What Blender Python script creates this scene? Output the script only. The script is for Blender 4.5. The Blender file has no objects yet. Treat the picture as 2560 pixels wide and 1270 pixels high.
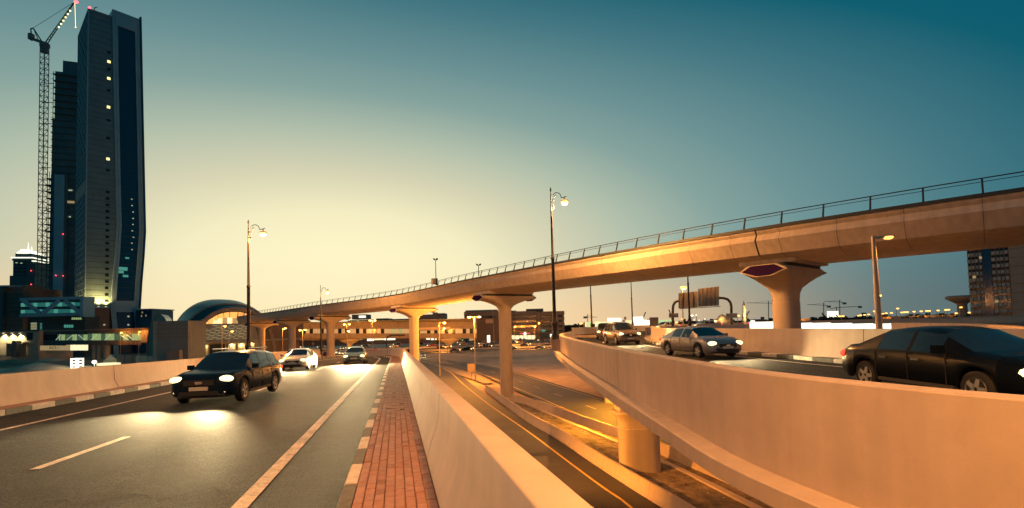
import bpy, bmesh, math, random
from mathutils import Vector, Matrix
rnd = random.Random(7)
SC = bpy.context.scene
COL = SC.collection
R_ = math.radians

# ---------------------------------------------------------------- camera
F = 1250.0                       # focal length in pixels of the 2560 px wide photograph
CZ = 10.3                        # eye height above the lower ground
PITCH, ROLL, SHIFT = R_(2.6), R_(1.55), 124.0
_cp, _sp = math.cos(PITCH), math.sin(PITCH)
_c, _s = math.cos(ROLL), math.sin(ROLL)
AXR = Vector((_c, _s * _sp, -_s * _cp))
AXU = Vector((_s, -_c * _sp, _c * _cp))
AXF = Vector((0, _cp, _sp))
cam_d = bpy.data.cameras.new('camera')
cam = bpy.data.objects.new('camera', cam_d)
COL.objects.link(cam)
cam_d.sensor_fit = 'HORIZONTAL'
cam_d.sensor_width = 36.0
cam_d.lens = 36.0 * F / 2560.0
cam_d.shift_y = SHIFT / 2560.0
cam_d.clip_start = 0.1
cam_d.clip_end = 20000
cam.matrix_world = Matrix(((AXR.x, AXU.x, -AXF.x, 0), (AXR.y, AXU.y, -AXF.y, 0), (AXR.z, AXU.z, -AXF.z, CZ), (0, 0, 0, 1)))
SC.camera = cam

# ---------------------------------------------------------------- world: clear dusk sky after sunset
SUN_AZ = R_(-19.0)               # azimuth of the afterglow, measured from +Y towards +X
world = bpy.data.worlds.new('World')
SC.world = world
world.use_nodes = True
wn, wl = world.node_tree.nodes, world.node_tree.links
wn.clear()
def s2l(c):
    return tuple(((v / 255.0) / 12.92 if v <= 10.3 else (((v / 255.0) + 0.055) / 1.055) ** 2.4) for v in c) + (1.0,)
def wmath(op, a, b=None, c=None):
    n = wn.new('ShaderNodeMath'); n.operation = op
    for i, v in enumerate((a, b, c)):
        if v is None: continue
        if isinstance(v, (int, float)): n.inputs[i].default_value = v
        else: wl.new(v, n.inputs[i])
    return n.outputs[0]
def wramp(fac, stops):
    n = wn.new('ShaderNodeValToRGB')
    el = n.color_ramp.elements
    while len(el) < len(stops): el.new(0.5)
    for e, (p, c) in zip(el, stops):
        e.position = p; e.color = s2l(c)
    wl.new(fac, n.inputs[0])
    return n.outputs[0]
tc = wn.new('ShaderNodeTexCoord')
sx = wn.new('ShaderNodeSeparateXYZ')
wl.new(tc.outputs['Generated'], sx.inputs[0])
el_ = wmath('MULTIPLY', wmath('ARCSINE', sx.outputs[2]), 57.29578)
az_ = wmath('MULTIPLY', wmath('ARCTAN2', sx.outputs[0], sx.outputs[1]), 57.29578)
daz = wmath('ABSOLUTE', wmath('ADD', az_, -math.degrees(SUN_AZ)))
daz = wmath('MINIMUM', daz, wmath('SUBTRACT', 360.0, daz))
elp = wmath('MULTIPLY', wmath('ABSOLUTE', wmath('ADD', el_, -6.0)), 1.70)
daz = wmath('MULTIPLY', daz, 0.74)
dist = wmath('SQRT', wmath('ADD', wmath('MULTIPLY', daz, daz), wmath('MULTIPLY', elp, elp)))
fac = wmath('DIVIDE', dist, 140.0)
SKY = [(0.0, (255, 246, 201)), (0.035, (254, 244, 199)), (0.08, (246, 238, 195)), (0.132, (214, 211, 179)), (0.182, (176, 190, 170)), (0.228, (134, 163, 157)),
       (0.275, (106, 144, 147)), (0.335, (68, 119, 130)), (0.39, (14, 94, 112)), (0.46, (0, 86, 106)), (1.0, (8, 80, 100))]
upper = wramp(fac, SKY)
low = wramp(wmath('DIVIDE', daz, 140.0), [(0.0, (255, 236, 188)), (0.08, (254, 232, 183)), (0.145, (243, 207, 159)), (0.20, (212, 184, 147)), (0.25, (158, 151, 134)), (0.295, (106, 122, 121)),
                                          (0.36, (70, 99, 106)), (0.5, (52, 88, 102)), (1.0, (44, 82, 98))])
hz = wn.new('ShaderNodeMapRange'); hz.interpolation_type = 'SMOOTHSTEP'
wl.new(el_, hz.inputs[0])
for i, v in ((1, 0.0), (2, 9.0), (3, 1.0), (4, 0.0)): hz.inputs[i].default_value = v
mx = wn.new('ShaderNodeMix'); mx.data_type = 'RGBA'
wl.new(hz.outputs[0], mx.inputs[0]); wl.new(upper, mx.inputs[6]); wl.new(low, mx.inputs[7])
nish = wn.new('ShaderNodeTexSky'); nish.sky_type = 'NISHITA'; nish.sun_disc = False
nish.sun_elevation = R_(-3.0); nish.sun_rotation = SUN_AZ
b1 = wn.new('ShaderNodeBackground'); b1.inputs[1].default_value = 1.0
b2 = wn.new('ShaderNodeBackground'); b2.inputs[1].default_value = 0.012
wl.new(mx.outputs[2], b1.inputs[0]); wl.new(nish.outputs[0], b2.inputs[0])
addw = wn.new('ShaderNodeAddShader'); wl.new(b1.outputs[0], addw.inputs[0]); wl.new(b2.outputs[0], addw.inputs[1])
wo = wn.new('ShaderNodeOutputWorld'); wl.new(addw.outputs[0], wo.inputs[0])

sun_d = bpy.data.lights.new('sun', 'SUN'); sun_d.energy = 0.12; sun_d.angle = R_(12); sun_d.color = (1.0, 0.78, 0.5)
sun = bpy.data.objects.new('sun', sun_d); COL.objects.link(sun)
sun.rotation_euler = (R_(90 - 4), 0, math.pi - SUN_AZ)

vs = SC.view_settings
vs.view_transform = 'Standard'; vs.look = 'None'; vs.exposure = 0.0; vs.gamma = 1.0
try: vs.use_curve_mapping = False
except Exception: pass
SC.cycles.use_denoising = True
try: SC.cycles.denoiser = 'OPENIMAGEDENOISE'
except Exception: pass
SC.cycles.max_bounces = 5; SC.cycles.diffuse_bounces = 3; SC.cycles.glossy_bounces = 3
SC.cycles.sample_clamp_indirect = 4.0
SC.cycles.use_light_tree = True
SODIUM = (1.0, 0.34, 0.045)
WARM = (1.0, 0.395, 0.09)
HEADC = (1.0, 0.74, 0.36)

# ---------------------------------------------------------------- photograph geometry helpers
CAMP = Vector((0, 0, CZ))
def ray(px, py):
    return AXR * ((px - 1280) / F) + AXU * (-(py - 635 - SHIFT) / F) + AXF
def P(px, py, D):
    d = ray(px, py); return CAMP + d * (D / d.y)
def G(px, py, z=0.0):
    d = ray(px, py); return CAMP + d * ((z - CZ) / d.z)
_d = ray(990, 855); _L = math.hypot(_d.x, _d.y)
DH = Vector((_d.x / _L, _d.y / _L)); DN = Vector((DH.y, -DH.x)); SL = _d.z / _L; CF = -0.02; EYE = 1.8
def LR(lat, s, h=0.0):
    """left carriageway coordinates: metres to its right, along it, above it"""
    q = DH * s + DN * lat
    return Vector((q.x, q.y, CZ - EYE + SL * s + CF * lat + h - 0.012 * max(0.0, s - 66.0) ** 2))
class Pl:
    """vertical facade plane: through world point p0, horizontal direction u (to the right as seen by the camera)"""
    def __init__(self, p0, ang):
        self.p0 = Vector((p0[0], p0[1], 0)); a = R_(ang)
        self.u = Vector((math.cos(a), math.sin(a), 0)); self.n = Vector((math.sin(a), -math.cos(a), 0))   # n: towards the camera
    def uz(self, px, py, off=0.0):
        d = ray(px, py); q = self.p0 + self.n * off
        t = (q - Vector((0, 0, 0))).dot(self.n) / d.dot(self.n)
        w = CAMP + d * t
        return (w - self.p0).dot(self.u), w.z
    def w(self, u, z, off=0.0):
        q = self.p0 + self.u * u + self.n * off
        return Vector((q.x, q.y, z))

# ---------------------------------------------------------------- materials
MATS = {}
def mat(name, col, rough=0.7, metal=0.0, noise=0.0, scale=1.0, bump=0.0, bscale=30.0, emit=None, es=0.0, streak=0.0, speck=0.0, spec=0.5, coat=0.0, alpha=None, blotch=None):
    if name in MATS: return MATS[name]
    m = bpy.data.materials.new(name); m.use_nodes = True
    nt = m.node_tree; N, L = nt.nodes, nt.links
    b = N['Principled BSDF']
    b.inputs['Base Color'].default_value = (*col, 1); b.inputs['Roughness'].default_value = rough; b.inputs['Metallic'].default_value = metal
    b.inputs['Specular IOR Level'].default_value = spec
    if coat: b.inputs['Coat Weight'].default_value = coat; b.inputs['Coat Roughness'].default_value = 0.05
    if emit: b.inputs['Emission Color'].default_value = (*emit, 1); b.inputs['Emission Strength'].default_value = es
    if noise or bump or streak or speck or blotch:
        t = N.new('ShaderNodeTexCoord'); g = N.new('ShaderNodeNewGeometry')
        src = g.outputs['Position']
        cur = None
        def mul(fac_out, lo, hi, cur):
            mr = N.new('ShaderNodeMapRange'); L.new(fac_out, mr.inputs[0])
            mr.inputs[1].default_value = 0.3; mr.inputs[2].default_value = 0.7; mr.inputs[3].default_value = lo; mr.inputs[4].default_value = hi
            mm = N.new('ShaderNodeVectorMath'); mm.operation = 'SCALE'
            if cur is None: mm.inputs[0].default_value = col
            else: L.new(cur, mm.inputs[0])
            L.new(mr.outputs[0], mm.inputs['Scale'])
            return mm.outputs[0]
        if noise:
            n1 = N.new('ShaderNodeTexNoise'); n1.inputs['Scale'].default_value = scale; n1.inputs['Detail'].default_value = 8; n1.inputs['Roughness'].default_value = 0.65
            L.new(src, n1.inputs['Vector']); cur = mul(n1.outputs[0], 1 - noise, 1 + noise, cur)
        if blotch:
            n1 = N.new('ShaderNodeTexNoise'); n1.inputs['Scale'].default_value = blotch[0]; n1.inputs['Detail'].default_value = 4
            L.new(src, n1.inputs['Vector']); cur = mul(n1.outputs[0], 1 - blotch[1], 1 + blotch[1], cur)
        if streak:
            mp = N.new('ShaderNodeMapping'); mp.inputs['Scale'].default_value = (1, 1, 0.06)
            L.new(src, mp.inputs[0])
            n2 = N.new('ShaderNodeTexNoise'); n2.inputs['Scale'].default_value = 3.0; n2.inputs['Detail'].default_value = 6
            L.new(mp.outputs[0], n2.inputs['Vector']); cur = mul(n2.outputs[0], 1 - streak, 1 + streak * 0.5, cur)
        if speck:
            n3 = N.new('ShaderNodeTexVoronoi'); n3.inputs['Scale'].default_value = 60.0
            L.new(src, n3.inputs['Vector'])
            cr = N.new('ShaderNodeSeparateColor'); L.new(n3.outputs['Color'], cr.inputs[0])
            cur = mul(cr.outputs[0], 1 - speck, 1 + speck, cur)
        if cur is not None: L.new(cur, b.inputs['Base Color'])
        if bump:
            n4 = N.new('ShaderNodeTexNoise'); n4.inputs['Scale'].default_value = bscale; n4.inputs['Detail'].default_value = 6
            L.new(src, n4.inputs['Vector'])
            bp = N.new('ShaderNodeBump'); bp.inputs['Strength'].default_value = bump; bp.inputs['Distance'].default_value = 0.02
            L.new(n4.outputs[0], bp.inputs['Height']); L.new(bp.outputs[0], b.inputs['Normal'])
    MATS[name] = m
    return m
M = {}
M['conc'] = mat('concrete', (0.55, 0.44, 0.35), 0.85, noise=0.06, scale=2.5, streak=0.09, bump=0.12, bscale=45, blotch=(0.30, 0.08))
M['conc_pier'] = mat('pier_concrete', (0.54, 0.45, 0.36), 0.85, noise=0.08, scale=0.8, bump=0.1, streak=0.08)
M['conc_via'] = mat('viaduct_concrete', (0.54, 0.455, 0.37), 0.85, noise=0.05, scale=0.6, streak=0.17, blotch=(0.15, 0.08))
M['conc_dark'] = mat('dark_concrete', (0.14, 0.13, 0.12), 0.9, noise=0.1, scale=0.5)
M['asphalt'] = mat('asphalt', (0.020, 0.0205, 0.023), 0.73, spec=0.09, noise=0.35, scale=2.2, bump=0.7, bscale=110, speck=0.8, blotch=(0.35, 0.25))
def wheel_tracks(m, dx, dy, lanes, amp, coord=None):
    """darker polished wheel tracks and patched strips along a straight road"""
    nt = m.node_tree; N, L = nt.nodes, nt.links; b = N['Principled BSDF']; prev = b.inputs['Base Color'].links[0].from_socket
    g = N.new('ShaderNodeNewGeometry'); d = N.new('ShaderNodeVectorMath'); d.operation = 'DOT_PRODUCT'; d.inputs[1].default_value = (dx, dy, 0); L.new(g.outputs['Position'], d.inputs[0])
    nz = N.new('ShaderNodeTexNoise'); nz.inputs['Scale'].default_value = .25; L.new(g.outputs['Position'], nz.inputs['Vector'])
    def mth(op, a, b_):
        n = N.new('ShaderNodeMath'); n.operation = op
        for k, v in enumerate((a, b_)):
            if isinstance(v, (int, float)): n.inputs[k].default_value = v
            else: L.new(v, n.inputs[k])
        return n.outputs[0]
    lat = mth('ADD', d.outputs['Value'], mth('MULTIPLY', nz.outputs[0], .5))
    w = mth('MULTIPLY', mth('COSINE', mth('MULTIPLY', mth('ADD', lat, lanes), 2 * math.pi / 1.75), 0), amp)
    n2 = N.new('ShaderNodeTexNoise'); n2.inputs['Scale'].default_value = 1.1; n2.inputs['Detail'].default_value = 5; L.new(g.outputs['Position'], n2.inputs['Vector'])
    sc_ = mth('ADD', 1.0, mth('MULTIPLY', w, mth('ADD', .4, n2.outputs[0])))
    vm = N.new('ShaderNodeVectorMath'); vm.operation = 'SCALE'; L.new(prev, vm.inputs[0]); L.new(sc_, vm.inputs['Scale']); L.new(vm.outputs[0], b.inputs['Base Color'])
    rr = mth('ADD', b.inputs['Roughness'].default_value, mth('MULTIPLY', w, .10)); L.new(rr, b.inputs['Roughness'])
wheel_tracks(M['asphalt'], DN.x, DN.y, 3.4, .30)
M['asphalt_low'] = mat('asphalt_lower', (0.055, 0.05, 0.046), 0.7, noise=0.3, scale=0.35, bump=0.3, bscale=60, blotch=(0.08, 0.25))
M['line'] = mat('white_line_paint', (0.46, 0.38, 0.31), 0.7, noise=0.5, scale=14.0, blotch=(2.5, 0.30))
M['yline'] = mat('yellow_line_paint', (0.70, 0.46, 0.10), 0.7, noise=0.25, scale=2.0)
M['kerb_w'] = mat('white_kerb_paint', (0.58, 0.51, 0.44), 0.8, noise=0.3, scale=6)
M['kerb_b'] = mat('black_kerb_paint', (0.10, 0.10, 0.09), 0.8, noise=0.35, scale=6)
M['sand'] = mat('sand', (0.50, 0.35, 0.24), 0.95, noise=0.22, scale=0.35, bump=0.6, bscale=3.0, blotch=(0.05, 0.30))
M['dirt'] = mat('dirt', (0.20, 0.15, 0.10), 0.95, noise=0.5, scale=1.6, bump=0.9, bscale=9.0, blotch=(0.4, 0.35))
for i, c in enumerate(((0.31, 0.155, 0.12), (0.33, 0.165, 0.127), (0.29, 0.147, 0.113), (0.36, 0.19, 0.15))):
    M['pav%d' % i] = mat('red_paver_%d' % i, c, 0.85, noise=0.18, scale=14, bump=0.25, bscale=120)
M['pav4'] = mat('stained_paver', (0.22, 0.115, 0.09), 0.9, noise=0.3, scale=14)
M['patch'] = mat('asphalt_patch', (0.011, 0.012, 0.014), 0.8, spec=0.08, noise=0.3, scale=6, bump=0.5, bscale=90)
M['joint'] = mat('joint_sand', (0.20, 0.12, 0.085), 0.95, noise=0.3, scale=20)
M['jointfill'] = mat('joint_filler', (0.02, 0.02, 0.02), 0.95)
M['iron'] = mat('dark_lamp_iron', (0.030, 0.028, 0.030), 0.45, metal=0.4)
M['galv'] = mat('galvanised_steel', (0.42, 0.36, 0.29), 0.55, metal=0.3, noise=0.1, scale=2)
M['gant'] = mat('gantry_steel', (0.10, 0.09, 0.08), 0.55, metal=0.3)
M['rail'] = mat('rail_steel', (0.045, 0.05, 0.05), 0.5, metal=0.4)
M['coping'] = mat('dark_coping', (0.035, 0.045, 0.05), 0.6)
M['purple'] = mat('purple_inlay', (0.036, 0.014, 0.058), 0.95, spec=0.0, noise=0.15, scale=3)
M['bulb'] = mat('lamp_bulb', (1, 0.9, 0.7), 0.4, emit=(1.0, 0.52, 0.13), es=3.2)
M['sbulb'] = mat('sodium_bulb', (1, 0.8, 0.5), 0.4, emit=(1.0, 0.45, 0.09), es=2.8)
M['fbulb'] = mat('far_sodium_bulb', (1, 0.8, 0.5), 0.4, emit=(1.0, 0.47, 0.10), es=2.8)
M['red'] = mat('red_lamp', (1, .1, .1), 0.4, emit=(1.0, 0.05, 0.06), es=8)
M['amber'] = mat('amber_lamp', (1, .7, .2), 0.4, emit=(1.0, 0.75, 0.25), es=5)
M['tyre'] = mat('tyre_rubber', (0.015, 0.015, 0.015), 0.85)
M['rim'] = mat('alloy_rim', (0.45, 0.45, 0.45), 0.35, metal=0.9)
M['cglass'] = mat('tinted_car_glass', (0.012, 0.018, 0.022), 0.06, spec=0.7)
M['head'] = mat('headlight_on', (1, 1, 0.9), 0.2, emit=(1.0, 0.82, 0.36), es=2.4)
M['headfar'] = mat('far_headlight_on', (1, 1, 0.9), 0.2, emit=(1.0, 0.80, 0.38), es=2.6)
M['tail'] = mat('tail_light_on', (0.5, 0.02, 0.02), 0.3, emit=(1.0, 0.06, 0.03), es=2.0)
M['fog'] = mat('fog_light_on', (1, 1, 0.9), 0.2, emit=(1.0, 0.84, 0.40), es=2.4)
M['plastic'] = mat('black_plastic', (0.02, 0.02, 0.02), 0.6)
M['plate'] = mat('number_plate', (0.6, 0.58, 0.5), 0.5)
M['chrome'] = mat('chrome_trim', (0.6, 0.6, 0.6), 0.15, metal=1.0)
PAINTS = {'black': (0.004, 0.006, 0.010), 'silver': (0.30, 0.27, 0.25), 'teal': (0.16, 0.24, 0.25), 'navy': (0.006, 0.016, 0.034), 'white': (0.62, 0.60, 0.55), 'bronze': (0.20, 0.15, 0.11), 'red': (0.30, 0.02, 0.02), 'grey': (0.12, 0.12, 0.12)}
for k, c in PAINTS.items(): M['car_' + k] = mat('car_paint_' + k, c, 0.26, metal=0.35 if k not in ('white', 'red', 'black', 'navy') else 0.0, coat=0.0 if k in ('black', 'navy') else 0.6, spec=0.06 if k in ('black', 'navy') else 0.5)
# ---------------------------------------------------------------- mesh helpers
class MB:
    def __init__(self): self.v = []; self.f = []; self.mi = []; self.cur = 0
    def add(self, vs, fs):
        o = len(self.v); self.v += [tuple(x) for x in vs]
        for q in fs: self.f.append(tuple(i + o for i in q)); self.mi.append(self.cur)
        return self
    def hexa(self, p):            # 8 points: bottom ring 0-3 (ccw), top ring 4-7
        return self.add(p, [(3, 2, 1, 0), (4, 5, 6, 7), (0, 1, 5, 4), (1, 2, 6, 5), (2, 3, 7, 6), (3, 0, 4, 7)])
    def box(self, c, s, rz=0.0):
        cx, cy, cz = c; a, b, h = s[0] / 2, s[1] / 2, s[2] / 2; k, m = math.cos(rz), math.sin(rz)
        p = [(cx + x * k - y * m, cy + x * m + y * k, cz + z) for z in (-h, h) for x, y in ((-a, -b), (a, -b), (a, b), (-a, b))]
        return self.hexa(p)
    def plbox(self, pl, u0, u1, z0, z1, n0, n1):
        if u1 < u0: u0, u1 = u1, u0
        if z1 < z0: z0, z1 = z1, z0
        if n1 < n0: n0, n1 = n1, n0
        return self.hexa([pl.w(u, z, n) for z in (z0, z1) for u, n in ((u0, n1), (u1, n1), (u1, n0), (u0, n0))])
    def plpoly(self, pl, pts, n0, n1):       # polygon in (u,z) extruded from offset n0 (back) to n1 (front)
        k = len(pts); v = [pl.w(u, z, n1) for u, z in pts] + [pl.w(u, z, n0) for u, z in pts]
        f = [tuple(range(k)), tuple(range(2 * k - 1, k - 1, -1))] + [((i + 1) % k, i, i + k, (i + 1) % k + k) for i in range(k)]
        return self.add(v, f)
    def tube(self, p0, p1, r0, r1=None, n=8, cap=True):
        r1 = r0 if r1 is None else r1; p0, p1 = Vector(p0), Vector(p1); d = (p1 - p0).normalized()
        a = d.orthogonal().normalized(); b = d.cross(a)
        v = [p + (a * math.cos(2 * math.pi * i / n) + b * math.sin(2 * math.pi * i / n)) * r for p, r in ((p0, r0), (p1, r1)) for i in range(n)]
        f = [(i, (i + 1) % n, (i + 1) % n + n, i + n) for i in range(n)]
        if cap: f += [tuple(range(n - 1, -1, -1)), tuple(range(n, 2 * n))]
        return self.add(v, f)
    def path(self, pts, r, n=6):
        for a, b in zip(pts, pts[1:]): self.tube(a, b, r, r, n)
        return self
    def lathe(self, c, prof, n=16, sx=1.0, sy=1.0, rz=0.0, sq=2.0):   # prof: (radius, z); sq>2 squarer
        k = len(prof); v = []
        for r, z in prof:
            for i in range(n):
                t = 2 * math.pi * i / n; ct, st = math.cos(t), math.sin(t)
                x = math.copysign(abs(ct) ** (2 / sq), ct) * r * sx; y = math.copysign(abs(st) ** (2 / sq), st) * r * sy
                v.append((c[0] + x * math.cos(rz) - y * math.sin(rz), c[1] + x * math.sin(rz) + y * math.cos(rz), c[2] + z))
        f = [(j * n + i, j * n + (i + 1) % n, (j + 1) * n + (i + 1) % n, (j + 1) * n + i) for j in range(k - 1) for i in range(n)]
        f += [tuple(range(n - 1, -1, -1)), tuple(range((k - 1) * n, k * n))]
        return self.add(v, f)
    def ball(self, c, r, n=8, s=(1, 1, 1)):
        m = max(3, n // 2); prof = []
        v = []; f = []
        for j in range(1, m):
            t = math.pi * j / m
            for i in range(n):
                a = 2 * math.pi * i / n
                v.append((c[0] + r * s[0] * math.sin(t) * math.cos(a), c[1] + r * s[1] * math.sin(t) * math.sin(a), c[2] + r * s[2] * math.cos(t)))
        top = len(v); v.append((c[0], c[1], c[2] + r * s[2])); v.append((c[0], c[1], c[2] - r * s[2]))
        for j in range(m - 2):
            for i in range(n): f.append((j * n + i, (j + 1) * n + i, (j + 1) * n + (i + 1) % n, j * n + (i + 1) % n))
        for i in range(n):
            f.append((top, i, (i + 1) % n)); f.append((top + 1, (m - 2) * n + (i + 1) % n, (m - 2) * n + i))
        return self.add(v, f)
    def sweep(self, sects, cap=True, closed=True):   # sects: list of equal-length point rings
        k = len(sects[0]); v = [p for s in sects for p in s]; f = []
        rng = range(k) if closed else range(k - 1)
        for j in range(len(sects) - 1):
            for i in rng: f.append((j * k + i, j * k + (i + 1) % k, (j + 1) * k + (i + 1) % k, (j + 1) * k + i))
        if cap and closed: f += [tuple(range(k - 1, -1, -1)), tuple((len(sects) - 1) * k + i for i in range(k))]
        return self.add(v, f)
    def mesh(self, name, mats):
        me = bpy.data.meshes.new(name); me.from_pydata(self.v, [], self.f)
        for m in (mats if isinstance(mats, (list, tuple)) else [mats]): me.materials.append(m)
        if any(self.mi): me.polygons.foreach_set('material_index', self.mi)
        bm = bmesh.new(); bm.from_mesh(me); bmesh.ops.recalc_face_normals(bm, faces=bm.faces); bm.to_mesh(me); bm.free()
        return me
    def obj(self, name, mats, parent=None, smooth=None, recenter=True):
        me = self.mesh(name, mats)
        if smooth is not None:
            me.shade_smooth(); me.set_sharp_from_angle(angle=R_(smooth))
        o = bpy.data.objects.new(name, me); COL.objects.link(o)
        if parent is not None: o.parent = parent; o.matrix_parent_inverse = parent.matrix_basis.inverted()
        elif recenter and len(me.vertices):
            c = sum((v.co for v in me.vertices), Vector()) / len(me.vertices); c.z = min(v.co.z for v in me.vertices)
            me.transform(Matrix.Translation(-c)); o.location = c
        return o
def tag(o, label=None, cat=None, group=None, kind=None):
    if label: o['label'] = label
    if cat: o['category'] = cat
    if group: o['group'] = group
    if kind: o['kind'] = kind
    return o
def empty(name, loc, label=None, cat=None, group=None, rz=0.0):
    o = bpy.data.objects.new(name, None); COL.objects.link(o)
    o.empty_display_size = 0.3; o.location = loc; o.rotation_euler = (0, 0, rz)
    o.matrix_basis = Matrix.Translation(Vector(loc)) @ Matrix.Rotation(rz, 4, 'Z')
    return tag(o, label, cat, group)
def struct(mb, name, mats, parent=None, smooth=None):
    o = mb.obj(name, mats, parent, smooth)
    if parent is None: o['kind'] = 'structure'
    return o
def inst(me, name, parent, mw=None):       # a child object sharing mesh data; me already in world space unless mw is given
    o = bpy.data.objects.new(name, me); COL.objects.link(o); o.parent = parent
    o.matrix_parent_inverse = parent.matrix_basis.inverted()
    if mw is not None: o.matrix_basis = mw
    return o
def copy_tree(o, parent=None):
    c = o.copy(); COL.objects.link(c)
    if parent is not None: c.parent = parent
    for ch in list(o.children): copy_tree(ch, c)
    return c
def light(name, kind, loc, power, color, parent=None, size=0.1, aim=None, ang=None, blend=0.5):
    d = bpy.data.lights.new(name, kind); d.energy = power; d.color = color
    if kind in ('POINT', 'SPOT'): d.shadow_soft_size = size
    o = bpy.data.objects.new(name, d); COL.objects.link(o)
    if parent is not None: o.parent = parent; o.matrix_parent_inverse = parent.matrix_basis.inverted()
    mw = Matrix.Translation(Vector(loc))
    if kind == 'SPOT':
        d.spot_size = ang; d.spot_blend = blend
    if aim is not None:
        mw = mw @ (Vector(aim) - Vector(loc)).to_track_quat('-Z', 'Y').to_matrix().to_4x4()
    o.matrix_basis = mw
    return o
def catmull(pts, step):
    """smooth polyline through 2D points, resampled every `step` metres"""
    out = []
    q = [Vector(p) for p in pts]; q = [q[0] * 2 - q[1]] + q + [q[-1] * 2 - q[-2]]
    for i in range(1, len(q) - 2):
        a, b, c, d = q[i - 1:i + 3]
        for k in range(24):
            t = k / 24
            out.append(0.5 * ((2 * b) + (c - a) * t + (2 * a - 5 * b + 4 * c - d) * t * t + (3 * b - a - 3 * c + d) * t ** 3))
    out.append(q[-2])
    return resample(out, step)
def resample(out, step):
    L = [0]
    for a, b in zip(out, out[1:]): L.append(L[-1] + (b - a).length)
    n = max(1, round(L[-1] / step)); res = []; j = 0
    for k in range(n + 1):
        s = L[-1] * k / n
        while j < len(L) - 2 and L[j + 1] < s: j += 1
        t = (s - L[j]) / max(1e-9, L[j + 1] - L[j]); res.append(out[j].lerp(out[j + 1], min(1, t)))
    return res
def normals2(p):       # left-hand normals of a 2D polyline
    r = []
    for i in range(len(p)):
        d = (p[min(i + 1, len(p) - 1)] - p[max(i - 1, 0)]).xy.normalized(); r.append(Vector((-d.y, d.x)))
    return r
def profile_along(p, prof, z=0.0, nrm=None):
    """rings: profile (offset along left normal, height) along 2D/3D polyline p"""
    nrm = nrm or normals2(p); rings = []
    for a, n in zip(p, nrm):
        zz = z + (a.z if len(a) == 3 else 0.0)
        rings.append([Vector((a.x + n.x * o, a.y + n.y * o, zz + h)) for o, h in prof])
    return rings
def panels(parent, name, p, prof, z, m, breaks, gap=0.025, smooth=35, fill=True):
    """split polyline p (dense) at the given arc lengths; each stretch is a part of its own"""
    nr = normals2(p); L = [0]
    for a, b in zip(p, p[1:]): L.append(L[-1] + (b - a).length)
    br = [0] + [b for b in sorted(breaks) if 0.3 < b < L[-1] - 0.3] + [L[-1]]
    def at(s):
        j = 0
        while j < len(L) - 2 and L[j + 1] < s: j += 1
        t = (s - L[j]) / max(1e-9, L[j + 1] - L[j]); return p[j].lerp(p[j + 1], t), nr[j].lerp(nr[j + 1], t)
    for b0, b1 in zip(br, br[1:]):
        ss = [b0 + gap / 2] + [s for s in L if b0 + gap < s < b1 - gap] + [b1 - gap / 2]
        pts = [at(s) for s in ss]
        MB().sweep(profile_along([a for a, n in pts], prof, z, [n for a, n in pts])).obj(name, m, parent, smooth)
    if fill:
        cx = sum(o for o, h in prof) / len(prof); cz = sum(h for o, h in prof) / len(prof)
        sm = [(cx + (o - cx) * 0.93, cz + (h - cz) * 0.985) for o, h in prof]
        for b in br[1:-1]:
            pts = [at(b - gap), at(b + gap)]
            MB().sweep(profile_along([a for a, n in pts], sm, z, [n for a, n in pts])).obj('joint_seal', M['jointfill'], parent)
    return L

# ================================================================ GROUND
mb = MB()
g_x = [-9000, -3000, -900, -400, -200, -120, -60, -20, 20, 60, 120, 300, 900, 3000, 9000]
g_y = [-3000, -200, 0, 40, 80, 120, 160, 200, 260, 330, 450, 700, 1200, 3000, 12000]
mb.add([(x, y, -0.3) for y in g_y for x in g_x], [(j * 15 + i, j * 15 + i + 1, (j + 1) * 15 + i + 1, (j + 1) * 15 + i) for j in range(14) for i in range(14)])
tag(struct(mb, 'ground', M['sand']), 'pale sandy desert ground between the roads')

def ribbon(a, b, z):                     # flat strip between two polylines of equal length
    return MB().add([(p.x, p.y, z) for p in a] + [(p.x, p.y, z) for p in b], [(i, i + 1, len(a) + i + 1, len(a) + i) for i in range(len(a) - 1)])
def strip_piece(mb, p, q, w, z):         # painted stroke between two 2D points
    d = (q - p).normalized(); n = Vector((-d.y, d.x)) * w / 2
    return mb.add([(*(p + n), z), (*(p - n), z), (*(q - n), z), (*(q + n), z)], [(0, 1, 2, 3)])
def off(p, d):
    return [a + n * d for a, n in zip(p, normals2(p))]

# ---- lower road beside the foreground bridge (yellow edge line, concrete barrier)
RA = catmull([(9.0, 8), (8.0, 18), (6.4, 28.4), (5.3, 32.6), (3.6, 39.6), (1.0, 50.3), (-3.7, 68.2), (-9.6, 93.3), (-16.0, 121.4), (-27.4, 155.3), (-44, 190), (-70, 225)], 2.0)
ra_l, ra_r = off(RA, 7.4), off(RA, -1.5)
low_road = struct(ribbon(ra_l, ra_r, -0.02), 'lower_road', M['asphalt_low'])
tag(low_road, 'dark asphalt lower road running below the foreground parapet')
o = struct(ribbon(off(RA, 0.09), off(RA, -0.09), -0.012), 'edge_line', M['yline'], low_road)
o = struct(ribbon(off(RA, 6.6), off(RA, 6.45), -0.012), 'edge_line', M['line'], low_road)
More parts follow.
